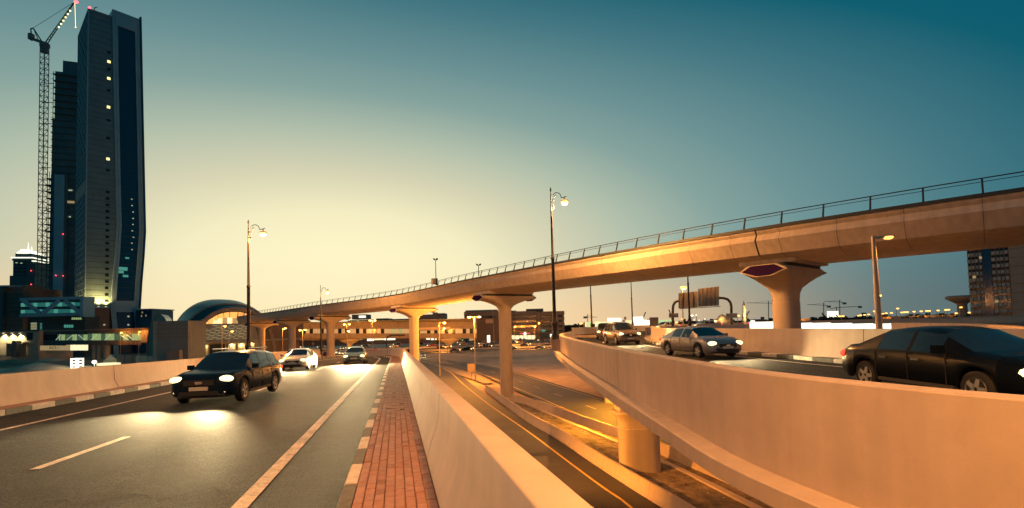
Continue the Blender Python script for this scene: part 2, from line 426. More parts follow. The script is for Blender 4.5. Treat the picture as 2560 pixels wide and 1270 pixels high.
# ---- second lower road, beyond the viaduct pier
RC = catmull([(24, 22), (18, 38), (12.7, 52), (9.1, 64.0), (6.6, 73.8), (4.0, 83.2), (1.4, 93.1), (-4.4, 113.7), (-7.3, 122.2), (-16, 143), (-30, 168), (-52, 200)], 2.0)
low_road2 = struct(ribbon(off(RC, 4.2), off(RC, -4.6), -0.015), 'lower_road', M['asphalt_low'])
tag(low_road2, 'two lane lower road with dashes passing behind the viaduct pier')
struct(ribbon(off(RC, 3.4), off(RC, 3.25), -0.008), 'edge_line', M['yline'], low_road2)
struct(ribbon(off(RC, -3.7), off(RC, -3.85), -0.008), 'edge_line', M['yline'], low_road2)
Ld = [0]
for a, b in zip(RC, RC[1:]): Ld.append(Ld[-1] + (b - a).length)
k = 0
while k * 10.4 + 3 < Ld[-1]:
    s0 = k * 10.4 + 1.2; i0 = min(range(len(Ld)), key=lambda i: abs(Ld[i] - s0)); i1 = min(i0 + 1, len(RC) - 1)
    if i1 > i0:
        d = (RC[i1] - RC[i0]).normalized()
        struct(strip_piece(MB(), RC[i0], RC[i0] + d * 3.0, 0.14, -0.008), 'lane_dash', M['line'], low_road2)
    k += 1
# gore with hatching between the two lower roads
gore = MB().add([(*p, -0.006) for p in ((-26, 152.5), (-11.2, 108), (-7.3, 97.5), (-5.5, 92), (-3.6, 92.5), (-4.6, 97), (-8.2, 112), (-14.5, 127))], [tuple(range(8))])
gore_o = struct(gore, 'gore_paving', mat('gore_paving', (0.30, 0.24, 0.17), 0.9, noise=0.2, scale=1.5)); tag(gore_o, 'pale paved gore island where the two lower roads split')
for i in range(9):
    t = i / 9; a = Vector((-11.5, 109)).lerp(Vector((-24.5, 148)), t); b = Vector((-8.8, 112.5)).lerp(Vector((-17, 135)), t)
    struct(strip_piece(MB(), a, b, 0.45, -0.001), 'hatch_stripe', M['line'], gore_o)
# dirt strip between the two barriers
B1 = catmull([(9.4, 22), (8.9, 26.1), (7.2, 32.6), (5.6, 39.2), (4.0, 46.1), (1.1, 56.4), (-4.6, 82.4)], 0.8)
B2 = catmull([(15.2, 24), (13.6, 32), (12.3, 37), (9.5, 45.3), (6.4, 53.6), (2.9, 63.7), (-0.3, 69.5)], 0.8)
n_ = min(len(B1), len(B2))
dirt = MB()
ga, gb = resample(B1, (len(B1) * 0.8) / 60), resample(B2, (len(B2) * 0.8) / 60)
K = min(len(ga), len(gb)); dv = []
for i in range(K):
    for j in range(13):
        q = ga[i].lerp(gb[i], j / 12); dv.append((q.x, q.y, -0.01 + (0.10 * rnd.random() + 0.08 * math.sin(q.x * 2.1 + q.y)) * (1 if 0 < j < 12 else 0) * 0.7))
dirt.add(dv, [(i * 13 + j, i * 13 + j + 1, (i + 1) * 13 + j + 1, (i + 1) * 13 + j) for i in range(K - 1) for j in range(12)])
tag(struct(dirt, 'dirt_strip', M['dirt']), 'rough brown dirt strip between the two concrete barriers')
JB = [(-0.30, 0), (-0.30, 0.08), (-0.15, 0.33), (-0.085, 0.90), (0.085, 0.90), (0.15, 0.33), (0.30, 0.08), (0.30, 0)]
for pts, lab in ((B1, 'jersey barrier of grey concrete beside the lower road edge line'), (B2, 'jersey barrier of orange lit concrete beside the two lane lower road')):
    e = empty('concrete_barrier', (pts[0].x, pts[0].y, 0), lab, 'barrier')
    panels(e, 'panel', pts, JB, -0.02, M['conc'], [6.1 * i + 2 for i in range(1, 14)])
# drainage channel and kerb along the dirt strip
DR = [ga[i].lerp(gb[i], 0.76) for i in range(K)]
e = tag(MB().sweep(profile_along(DR, [(-0.22, 0), (-0.22, 0.13), (0.22, 0.13), (0.22, 0)])).obj('drain_kerb', M['conc']), 'low concrete drain kerb running along the dirt strip', 'kerb')
# scattered stones on the dirt
mb = MB()
for i in range(160):
    k = rnd.randrange(2, K - 2); q = ga[k].lerp(gb[k], 0.12 + 0.58 * rnd.random())
    mb.ball((q.x, q.y, 0.05), 0.04 + 0.09 * rnd.random() ** 2, 6, (1, 0.8, 0.6))
tag(mb.obj('rubble', M['sand']), 'small stones scattered over the dirt strip', 'rubble', kind='stuff')

# ---- far highway: several carriageways crossing behind the viaduct
HWA = R_(7.5)     # heading of the highway in plan
def HW(t, d, z=0.0):      # t along (to the right), d metres beyond its near edge
    b = Vector((-30.0, 213.0)); u = Vector((math.cos(HWA), math.sin(HWA))); n = Vector((-u.y, u.x)); q = b + u * t + n * d
    return Vector((q.x, q.y, z))
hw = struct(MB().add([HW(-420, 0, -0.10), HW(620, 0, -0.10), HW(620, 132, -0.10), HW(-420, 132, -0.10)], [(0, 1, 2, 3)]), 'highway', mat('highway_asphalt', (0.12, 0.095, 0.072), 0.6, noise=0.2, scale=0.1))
tag(hw, 'wide multi lane highway crossing beyond the viaduct')
for d in (1.2, 24, 34, 60, 72, 98, 108, 128):
    struct(MB().add([HW(-400, d, -.09), HW(600, d, -.09), HW(600, d + .3, -.09), HW(-400, d + .3, -.09)], [(0, 1, 2, 3)]), 'lane_line', M['line'], hw)
for i, (d, t0, t1, lab) in enumerate(((-3.0, -20, 250, 'dark steel guard rail along the near side of the far highway'), (28.6, -120, 250, 'dark steel guard rail dividing the first far carriageways'), (66, -150, 250, 'dark steel guard rail in the middle of the far highway'))):
    e = empty('guard_rail', HW(t0, d), lab, 'guard rail')
    a, b = HW(t0, d), HW(t1, d); up = Vector((0, 0, 1))
    MB().hexa([a + up * .50, b + up * .50, b + up * .50 + Vector((0, .12, 0)), a + up * .50 + Vector((0, .12, 0)), a + up * .85, b + up * .85, b + up * .85 + Vector((0, .12, 0)), a + up * .85 + Vector((0, .12, 0))]).obj('beam', M['rail'], e)
    pm = None
    for k in range(int((t1 - t0) / 8)):
        q = HW(t0 + 8 * k + 2, d)
        if pm is None: pm = MB().box((0, 0.2, 0.4), (0.16, 0.14, 0.95)).mesh('post', M['rail'])
        inst(pm, 'post', e, Matrix.Translation(q))

# ================================================================ FOREGROUND BRIDGE (left carriageway)
def lat_at(tab, s):
    for (s0, a), (s1, b) in zip(tab, tab[1:]):
        if s <= s1:
            t = max(0, (s - s0) / (s1 - s0)); t = t * t * (3 - 2 * t) if s0 >= 50 else t
            return a + (b - a) * t
    return tab[-1][1]
SMAX = 92
def lrpath(tab, s0, s1, step):
    n = max(2, round((s1 - s0) / step)); ss = [s0 + (s1 - s0) * i / n for i in range(n + 1)]
    return [LR(lat_at(tab, s), s) for s in ss]
KR = [(-14, -0.62), (56, -0.62), (66, -1.7), (78, -7.0), (92, -20)]     # right kerb, bends away at the far end
KL = [(-14, -10.1), (50, -10.1), (60, -8.6), (66, -8.2), (78, -14.0), (92, -28)]
def shiftp(p, d, h=0.0):      # shift 3D path to the right by d, up by h
    nr = normals2([v.xy for v in p]); return [Vector((v.x - n.x * d, v.y - n.y * d, v.z + CF * d + h)) for v, n in zip(p, nr)]
kr, kl = lrpath(KR, -12, SMAX, 1.0), lrpath(KL, -12, SMAX, 1.0)
NK = len(kr)
mb = MB(); vv = []
for a, b in zip(kl, kr):
    for j in range(9): vv.append(a.lerp(b, j / 8))
mb.add(vv, [(i * 9 + j, i * 9 + j + 1, (i + 1) * 9 + j + 1, (i + 1) * 9 + j) for i in range(NK - 1) for j in range(8)])
road = struct(mb, 'road', M['asphalt']); tag(road, 'dark asphalt bridge carriageway with headlight glow')
deck = MB().sweep([[a + Vector((DN.x * -1.3, DN.y * -1.3, -0.02)), b + Vector((DN.x * 1.4, DN.y * 1.4, -0.06)), b + Vector((DN.x * 1.4, DN.y * 1.4, -0.9)), b + Vector((DN.x * -2, DN.y * -2, -2.2)), a + Vector((DN.x * 2, DN.y * 2, -2.2)), a + Vector((DN.x * -1.3, DN.y * -1.3, -0.9))] for a, b in zip(kl, kr)])
tag(deck.obj('bridge_deck', M['conc']), 'concrete deck carrying the foreground carriageway', 'bridge')
for x0 in (20, 48, 78):
    c = LR(-5.4, x0); e = MB().lathe((c.x, c.y, -0.3), [(1.3, 0), (1.3, c.z - 1.8)], 16).obj('bridge_pier', M['conc_pier'])
    tag(e, {20: 'round concrete pier under the near end of the foreground carriageway', 48: 'round concrete pier under the middle of the foreground carriageway', 78: 'round concrete pier under the far bend of the foreground carriageway'}[x0], 'pier', 'piers of the foreground bridge')
def lr_line(l0, l1, s0, s1, h=0.006, name='edge_line', m='line', step=2.0, tab=None):
    n = max(1, round((s1 - s0) / step)); a = []; b = []
    for i in range(n + 1):
        s = s0 + (s1 - s0) * i / n; d = (lat_at(tab, s) - tab[0][1]) if tab else 0
        a.append(LR(l0 + d, s, h)); b.append(LR(l1 + d, s, h))
    struct(MB().add(a + b, [(i, i + 1, n + 1 + i + 1, n + 1 + i) for i in range(n)]), name, M[m], road)
lr_line(-1.80, -1.62, -10, 88, tab=KR)
lr_line(-8.47, -8.33, -10, 88, tab=KL)
for s0 in (-3.0, 8.85, 21.0, 34.0 + 1.6, 47.5, 59.5): lr_line(-5.27, -5.13, s0, s0 + 2.6, name='lane_dash')
for s0_, l0_, l1_ in ((10.9, -8.2, -4.4), (6.9, -4.9, -1.9), (16.2, -7.4, -2.3)):
    zz_ = [(l0_ + (l1_ - l0_) * k_ / 14, s0_ + .22 * math.sin(k_ * 1.7) + .1 * rnd.random()) for k_ in range(15)]
    vv_ = [LR(a_, b_ + d_, .005) for a_, b_ in zz_ for d_ in (-.018, .018)]
    struct(MB().add(vv_, [(2 * k_, 2 * k_ + 1, 2 * k_ + 3, 2 * k_ + 2) for k_ in range(14)]), 'tar_seam', M['jointfill'], road)
# kerb stones, each one painted block
def kerb_run(path_tab, side, s0, s1, blk, name, label, wid=0.15, hgt=0.15, start_white=True):
    e = empty(name, LR(lat_at(path_tab, 10), 10), label, 'kerb')
    s = s0; k = 0
    while s < s1:
        a, b = lrpath(path_tab, s + 0.012, s + blk - 0.012, blk)[0], lrpath(path_tab, s + 0.012, s + blk - 0.012, blk)[-1]
        d = (b - a); n = Vector((d.y, -d.x, 0)).normalized() * (wid * side); up = Vector((0, 0, hgt)); ch = 0.02
        pr = [(0, -0.05), (0, hgt - ch), (ch, hgt), (wid, hgt), (wid, -0.05)]
        nn = Vector((d.y, -d.x, 0)).normalized() * side
        MB().sweep([[q + nn * o + Vector((0, 0, h)) for o, h in pr] for q in (a, b)]).obj('kerb_stone', M['kerb_w' if (k % 2 == 0) == start_white else 'kerb_b'], e)
        s += blk; k += 1
    return e
kerb_run(KR, 1, 1.22, 66, 1.0, 'kerb', 'kerb of black and white painted stones beside the red paver walk', start_white=False)
kerb_run(KL, -1, 5.06, 70, 1.0, 'kerb', 'kerb of black and white painted stones below the salmon parapet', wid=0.16)
# walkway: red pavers
wk = lrpath(KR, -8, 66, 1.0)
base = MB().add([v for p in wk for v in (p + Vector((DN.x * .152, DN.y * .152, .118)), p + Vector((DN.x * 1.12, DN.y * 1.12, .118)))], [(2 * i, 2 * i + 1, 2 * i + 3, 2 * i + 2) for i in range(len(wk) - 1)])
walk = struct(base, 'pavement', M['joint']); tag(walk, 'narrow walk of red block pavers beside the concrete parapet')
PB, PW, GAP = 0.208, 0.107, 0.007
def paver_mesh(i):
    a, b, h, c = (PB - GAP) / 2, (PW - GAP) / 2, 0.03, 0.006
    return MB().add([(-b, -a, 0), (b, -a, 0), (b, a, 0), (-b, a, 0), (-b, -a, h - c), (b, -a, h - c), (b, a, h - c), (-b, a, h - c), (-b + c, -a + c, h), (b - c, -a + c, h), (b - c, a - c, h), (-b + c, a - c, h)],
                    [(0, 1, 5, 4), (1, 2, 6, 5), (2, 3, 7, 6), (3, 0, 4, 7), (4, 5, 9, 8), (5, 6, 10, 9), (6, 7, 11, 10), (7, 4, 8, 11), (8, 9, 10, 11)]).mesh('paver', M['pav%d' % i])
PM = [paver_mesh(i) for i in range(5)]
hd = math.atan2(DH.y, DH.x) - math.pi / 2
npav = 0; rest = MB()
rows = int((62 - 4.3) / PB)
for r in range(rows):
    for c in range(8):
        s = 4.3 + r * PB + (PB / 2 if c % 2 else 0) + PB * 0.25 * ((c // 2) % 2); lat = lat_at(KR, s) + 0.155 + PW * (c + 0.5)
        if (c, r) and rnd.random() < 0.0: continue
        h = 0.118 + 0.005 * rnd.random(); mi = 4 if rnd.random() < .035 else rnd.choice((0, 0, 1, 1, 2, 3)); h -= .008 * (rnd.random() < .05)
        p = LR(lat, s, h)
        if npav < 300:
            rot = Matrix.Rotation(hd + R_(rnd.uniform(-1.2, 1.2)), 4, 'Z') @ Matrix.Rotation(math.atan(SL) , 4, 'X') @ Matrix.Rotation(R_(rnd.uniform(-.8, .8)), 4, 'Y')
            inst(PM[mi], 'paver', walk, Matrix.Translation(p) @ rot); npav += 1
        else:
            rest.cur = mi; a, b = (PB - GAP) / 2, (PW - GAP) / 2
            q = [LR(lat + x, s + y, h + z) for z in (0, .03) for x, y in ((-b, -a), (b, -a), (b, a), (-b, a))]
            rest.add(q, [(4, 5, 6, 7), (0, 1, 5, 4), (1, 2, 6, 5), (2, 3, 7, 6), (3, 0, 4, 7)])
o = rest.obj('far_pavers', [M['pav%d' % i] for i in range(5)], walk); o['kind'] = 'stuff'
# right-hand parapet (concrete, curved foot, flat lit top)
PRP = [(0.0, 0.0), (0.025, 0.10), (0.075, 0.25), (0.135, 0.42), (0.17, 0.58), (0.19, 0.90), (0.205, 0.915), (0.42, 0.915), (0.435, 0.90), (0.435, -0.6), (0.0, -0.6)]
pr_path = shiftp(lrpath(KR, -12, SMAX, 0.8), 1.02, 0.15)
e = empty('parapet', LR(0.4, 6), 'smooth concrete parapet with a curved foot beside the red paver walk', 'parapet')
panels(e, 'panel', [Vector(v) for v in pr_path], [(-o_, h) for o_, h in PRP], 0.0, M['conc'], [12 + 7.25 + 8.8 * i for i in range(-1, 9)], gap=0.035, smooth=50)
# left-hand parapet
pl_path = shiftp(lrpath(KL, -12, SMAX, 0.8), -0.82, 0.12)
PLP = [(0.0, 0.0), (0.02, 0.08), (0.15, 0.30), (0.19, 0.88), (0.21, 0.90), (0.40, 0.90), (0.42, 0.88), (0.42, -0.6), (0.0, -0.6)]
e = empty('parapet', LR(-10.9, 20), 'salmon lit concrete parapet across the carriageway, above the painted kerb', 'parapet')
panels(e, 'panel', [Vector(v) for v in pl_path], [(o_, h) for o_, h in PLP], 0.0, M['conc'], [12 + 23.4 + 8.6 * i for i in range(-3, 7)], gap=0.03, smooth=50)
# strip of red paving between left kerb and left parapet
a, b = shiftp(lrpath(KL, -10, 84, 2), -0.14, 0.125), shiftp(lrpath(KL, -10, 84, 2), -0.84, 0.125)
tag(struct(MB().add(a + b, [(i, i + 1, len(a) + i + 1, len(a) + i) for i in range(len(a) - 1)]), 'pavement', M['pav2']), 'thin red margin between painted kerb and the salmon parapet')

# ================================================================ CURVED RAMP (right)
RZ = 8.62
OUT = catmull([(15, -1.5), (10.2, 0.7), (7.2, 3.0), (5.05, 4.95), (4.72, 5.83), (4.38, 6.53), (3.87, 8.6), (3.70, 11.2), (3.42, 16.6), (3.40, 22), (3.46, 29.4), (3.9, 42), (5.6, 55), (9.6, 72), (19.2, 99), (33, 125), (54, 152), (90, 180)], 0.7)
INN = catmull([(24, 0.5), (18.2, 4), (15.2, 8), (13.2, 12.5), (12.1, 17.5), (11.6, 21), (11.0, 27), (10.5, 33), (11.0, 39), (12.7, 48), (15.2, 57.5), (21.3, 78), (31, 97), (45, 119), (66, 143), (100, 168)], 0.7)
KN = 170
o_r, i_r = resample(OUT, 1.0), resample(INN, 1.0)
def resn(p, n):
    L = [0]
    for a, b in zip(p, p[1:]): L.append(L[-1] + (b - a).length)
    return resample(p, L[-1] / n)[:n + 1]
oA, iA = resn(OUT, KN), resn(INN, KN)
ramp = struct(MB().add([(p.x, p.y, RZ) for p in oA] + [(p.x, p.y, RZ) for p in iA], [(i, i + 1, KN + 2 + i, KN + 1 + i) for i in range(KN)]), 'ramp_road', M['asphalt'])
tag(ramp, 'curved asphalt ramp road between two concrete parapets')
def lerp_path(t): return [a.lerp(b, t) for a, b in zip(oA, iA)]
for t in (0.12, 0.88):
    c = lerp_path(t); struct(ribbon(off(c, .07), off(c, -.07), RZ + .006), 'edge_line', M['line'], ramp)
c = lerp_path(0.5)
for i in range(4, KN - 3, 9): struct(ribbon(off(c, .07)[i:i + 3], off(c, -.07)[i:i + 3], RZ + .006), 'lane_dash', M['line'], ramp)
# outer parapet + projecting ledge
e = empty('parapet', (3.5, 16, 8.0), 'long curved salmon concrete parapet of the ramp with a projecting ledge', 'parapet')
Lr = [0]
for a, b in zip(OUT, OUT[1:]): Lr.append(Lr[-1] + (b - a).length)
s_j = Lr[min(range(len(OUT)), key=lambda i: (OUT[i] - Vector((3.42, 16.6))).length)]
WP = [(0.0, -0.90), (0.0, 0.80), (-0.012, 0.82), (-0.29, 0.83), (-0.30, 0.815), (-0.34, 0.35), (-0.52, 0.12), (-0.54, 0.0), (-0.54, -0.90)]
panels(e, 'panel', OUT, WP, RZ, M['conc'], [s_j + 12.5 * i for i in range(-2, 14)], gap=0.045, smooth=30)
def led(p_):
    t = max(0.0, min(1.0, (17 - p_.y) / 11)); return -.42 - .36 * t
rg = []
for p_, n_v in zip(OUT, normals2(OUT)):
    z_ = RZ + led(p_); rg.append([Vector((p_.x + n_v.x * a_, p_.y + n_v.y * a_, z_ + b_)) for a_, b_ in ((.44, -.30), (.44, -.02), (.425, -.005), (-.6, .005), (-.6, -.50), (.10, -.50))])
MB().sweep(rg).obj('ledge', M['conc'], e, 30)
deck = MB().sweep([[Vector((*(a.lerp(b, .03)), RZ - .03)), Vector((*(b.lerp(a, -.05)), RZ - .03)), Vector((*(b.lerp(a, .02)), RZ - .9)), Vector((*(a.lerp(b, .80)), RZ - 1.3)), Vector((*(a.lerp(b, .74)), 6.1)), Vector((*(a.lerp(b, .46)), 6.1)), Vector((*(a.lerp(b, .40)), RZ - 1.3)), Vector((*(a.lerp(b, .06)), RZ - .9))] for a, b in zip(oA, iA)])
tag(deck.obj('ramp_deck', M['conc']), 'concrete box girder carrying the curved ramp', 'bridge')
# inner parapet with painted kerb
e = empty('parapet', (11.9, 20, RZ), 'salmon concrete inner parapet of the ramp behind the painted kerb', 'parapet')
IP = [(-0.48, -0.3), (-0.48, 0.13), (-0.62, 0.38), (-0.66, 1.22), (-0.68, 1.24), (-0.92, 1.24), (-0.94, 1.22), (-0.94, -0.3)]
Li = [0]
for a, b in zip(INN, INN[1:]): Li.append(Li[-1] + (b - a).length)
s_i = Li[min(range(len(INN)), key=lambda i: (INN[i] - Vector((12.0, 18.2))).length)]
i_nose = min(range(len(INN)), key=lambda i: (INN[i] - Vector((15.6, 59))).length)
panels(e, 'panel', INN[:i_nose], IP, RZ, M['conc'], [s_i + 11.0 * i for i in range(-2, 9)], gap=0.03, smooth=40)
e = empty('kerb', (11.8, 20, RZ), 'kerb of black and white painted stones along the inner ramp parapet', 'kerb')
ir = resample(INN, 1.1)
for k in range(len(ir) - 1):
    if ir[k].y > 75: break
    a, b = ir[k], ir[k + 1]; d = (b - a).normalized(); n = Vector((d.y, -d.x)); a = a + d * .012; b = b - d * .012
    pr = [(0, -.05), (0, .13), (.02, .15), (.5, .15), (.5, -.05)]
    MB().sweep([[Vector((*(q + n * x), RZ + z)) for x, z in pr] for q in (a, b)]).obj('kerb_stone', M['kerb_b' if k % 2 else 'kerb_w'], e)
e = empty('kerb', (5, 50, RZ), 'kerb of small white stones along the outer ramp parapet bend', 'kerb')
orr = resample(OUT, 1.2)
for k in range(len(orr) - 1):
    if not 30 < orr[k].y < 115: continue
    a, b = orr[k], orr[k + 1]; d = (b - a).normalized(); n = Vector((d.y, -d.x)); b = b - d * .02
    pr = [(.5, -.05), (.5, .14), (.95, .14), (.97, .12), (.97, -.05)]
    MB().sweep([[Vector((*(q + n * x), RZ + z)) for x, z in pr] for q in (a, b)]).obj('kerb_stone', M['kerb_b' if k % 2 else 'kerb_w'], e)
# ramp piers
for k, (x, y, rz) in enumerate(((8.65, 35.6, 0.05), (13.2, 66, -0.35), (10.8, 10.5, 0.5), (27, 98, -.7))):
    e = empty('ramp_pier', (x, y, 0), ['oblong concrete pier with flared head beside the concrete barrier', 'oblong concrete pier under the far bend of the ramp', 'oblong concrete pier under the near end of the ramp', 'oblong concrete pier under the far end of the ramp'][k], 'pier', 'piers under the curved ramp', rz)
    MB().lathe((x, y, -0.3), [(1.38, 0), (1.38, 3.2), (1.42, 3.26), (1.38, 3.32)], 28, 1.0, .62, rz, 4.0).obj('column', M['conc_pier'], e, 40)
    MB().lathe((x, y, 0), [(1.38, 3.0), (1.42, 3.35), (1.55, 3.7), (1.78, 4.0), (1.80, 4.02), (1.80, 4.18), (1.74, 4.2)], 28, 1.0, .62, rz, 4.0).obj('pier_head', M['conc_pier'], e, 40)
    MB().box((x, y, 5.15), (2.9, 1.4, 1.92), rz).obj('bearing_block', M['conc_pier'], e)
# second ramp joining from behind, with its own near wall
RB = catmull([(16.2, 60.5), (20.5, 68), (27, 72.5), (36, 74), (52, 73), (80, 68), (120, 58)], 1.0)
rb2 = off(RB, 9.5)
o = struct(ribbon(RB, rb2, 8.95), 'ramp_road', M['asphalt']); tag(o, 'upper slip road with cars coming past the gantry sign')
e = tag(MB().sweep([[Vector((a.x, a.y, 8.93)), Vector((b.x, b.y, 8.93)), Vector((b.x, b.y, 7.6)), Vector((a.x, a.y, 7.6))] for a, b in zip(RB, rb2)]).obj('ramp_deck', M['conc']), 'concrete deck of the upper slip road', 'bridge')
e = empty('parapet', (22, 69, 8.9), 'low concrete parapet of the slip road below the gantry sign', 'parapet')
panels(e, 'panel', RB, [(0, -1.3), (0, .75), (.25, .75), (.25, -1.3)], 8.95, M['conc'], [12 * i for i in range(1, 10)], smooth=40, fill=False)
e = empty('parapet', (26, 80, 8.9), 'concrete parapet on the far side of the slip road behind the gantry sign', 'parapet')
panels(e, 'panel', rb2, [(0, -1.3), (0, .95), (.25, .95), (.25, -1.3)], 8.95, M['conc'], [12 * i for i in range(1, 10)], smooth=40, fill=False)
# loop wall seen over the black car
LW = catmull([(38.5, 50.5), (36, 43), (32, 34.5), (27, 27), (22, 20.5), (20, 14)], 1.0)
e = empty('parapet', (30, 30, 8.6), 'orange lit concrete parapet of the loop road behind the black car', 'parapet')
panels(e, 'panel', LW, [(0, -2.0), (0, 1.02), (-.3, 1.02), (-.3, -2.0)], 8.6, M['conc'], [12 * i for i in range(1, 6)], smooth=40, fill=False)
lw2 = off(LW, 9.0); o = struct(ribbon(LW, lw2, 8.6), 'ramp_road', M['asphalt']); tag(o, 'loop road behind the orange lit parapet')
# ================================================================ METRO VIADUCT
PIER = [(1968, 39.0, 8.8), (1263, 76.0, -.3), (1035, 102.0, -.3), (826, 126.0, -.3), (730, 146.0, -.3), (655, 165.0, -.3)]
def gx(px, D): return P(px, 815, D).x
pc = [(gx(px, D), D) for px, D, _ in PIER]
VZ = [16.75, 17.45, 16.95, 16.45, 16.2, 16.0]
VC = [(83, -18, 16.8), (52, 11.5, 16.8)] + [(x, d, z) for (x, d), z in zip(pc, VZ)] + [(-90.5, 173.5, 15.9)]
vc = catmull([Vector(p) for p in VC], 1.0)
VN = normals2(vc)       # left normal = towards the camera side (path runs away to the left)
VLs = [0]
for a, b in zip(vc, vc[1:]): VLs.append(VLs[-1] + (b - a).length)
def v_at(s):
    j = 0
    while j < len(VLs) - 2 and VLs[j + 1] < s: j += 1
    t = (s - VLs[j]) / (VLs[j + 1] - VLs[j]); return vc[j].lerp(vc[j + 1], t), VN[j].lerp(VN[j + 1], t).normalized()
ps = [VLs[min(range(len(vc)), key=lambda i: (vc[i].xy - Vector(p)).length)] for p in ([(52, 11.5)] + pc)]
HWD = 4.75
half = [(HWD - .12, 0.0), (HWD - .12, -.12), (HWD - .30, -.32), (HWD - .10, -.62), (HWD, -.78), (HWD - .05, -.86), (HWD - .55, -1.75), (HWD - .75, -1.85), (2.3, -2.22)]
prof = half + [(-o_, h) for o_, h in reversed(half)] + [(-HWD + .5, 0.0), (-HWD + .5, -1.0), (HWD - .5, -1.0), (HWD - .5, 0.0)]
via = empty('metro_viaduct', (pc[1][0], pc[1][1], 15), 'long curving metro viaduct of pale concrete with dark railing', 'viaduct')
panels(via, 'girder', [Vector(v) for v in vc], prof, 0.0, M['conc_via'], ps, gap=0.10, smooth=25)
sj = half + [(half[-1][0], half[-1][1] + .05)] + [(o_ - .05, h_ + .01) for o_, h_ in reversed(half[1:-1])]
s_ = 3.3
while s_ < VLs[-1] - 1:
    if min(abs(s_ - q_) for q_ in ps) > 1.2:
        (a_, an), (b_, bn) = v_at(s_ - .014), v_at(s_ + .014)
        MB().sweep([[Vector((v.x + n.x * (o_ + .004), v.y + n.y * (o_ + .004), v.z + h_ - .003)) for o_, h_ in sj] for v, n in ((a_, an), (b_, bn))]).obj('segment_joint', M['conc_dark'], via)
    s_ += 3.3
cop = [(HWD - .02, 0.0), (HWD - .02, .22), (HWD - .34, .22), (HWD - .34, 0.0)]
for sg, nm in ((1, 'coping'), (-1, 'coping')):
    MB().sweep(profile_along([Vector(v) + Vector((0, 0, .004)) for v in vc], [(o_ * sg, h) for o_, h in cop])).obj(nm, M['coping'], via)
for sg in (1, -1):
    rl = MB()
    for hh, r in ((1.12, .032), (.92, .018)):
        k = [Vector((v.x + n.x * (HWD - .42) * sg, v.y + n.y * (HWD - .42) * sg, v.z + hh)) for v, n in zip(vc, VN)]
        k = k[::2]; rl.sweep([[q + Vector((0, 0, r)), q + Vector((r * .9, r * .2, -r)), q + Vector((-r * .9, -r * .2, -r))] for q in k])
    rail = rl.obj('railing', M['rail'], via)
    s = 1.5
    while s < VLs[-1] - 1:
        v, n = v_at(s); b = Vector((v.x + n.x * (HWD - .15) * sg, v.y + n.y * (HWD - .15) * sg, v.z + .2)); t = Vector((v.x + n.x * (HWD - .42) * sg, v.y + n.y * (HWD - .42) * sg, v.z + 1.14))
        d = Vector((n.y, -n.x, 0)) * .045; w = Vector((n.x, n.y, 0)) * .06 * sg
        MB().hexa([b - d - w, b + d - w, b + d + w, b - d + w, t - d - w, t + d - w, t + d, t - d]).obj('railing_post', M['rail'], rail)
        s += 2.45
# floodlight masts and equipment cabinet on the viaduct
def mast_at(px, ybase, ytop, D, lab):
    b = P(px, ybase, D); t = P(px, ytop, D); t.x, t.y = b.x, b.y
    e = empty('floodlight_mast', b, lab, 'mast')
    MB().tube(b, t, .075, .05, 8).obj('pole', M['rail'], e)
    for sg in (-1, 1):
        MB().hexa([t + Vector((sg * a * .30, y, z + sg * 0 + (a * .12))) for z in (-.06, .16) for a, y in ((.2, -.25), (1.25, -.25), (1.25, .25), (.2, .25))]).obj('floodlight', M['rail'], e)
mast_at(1090, 706, 650, 84, 'thin floodlight mast rising beside the cabinet on the viaduct')
mast_at(1197, 690, 664, 77, 'short floodlight mast rising above the viaduct joint')
cb = P(1084, 712, 81); e = empty('equipment_cabinet', cb, 'pale metal cabinet fixed to the viaduct railing', 'cabinet')
MB().box((cb.x, cb.y, cb.z + .55), (.62, .55, .95), .6).obj('housing', M['galv'], e); MB().box((cb.x + .45, cb.y + .2, cb.z + .5), (.2, .5, 1.1), .6).obj('door', M['rail'], e)

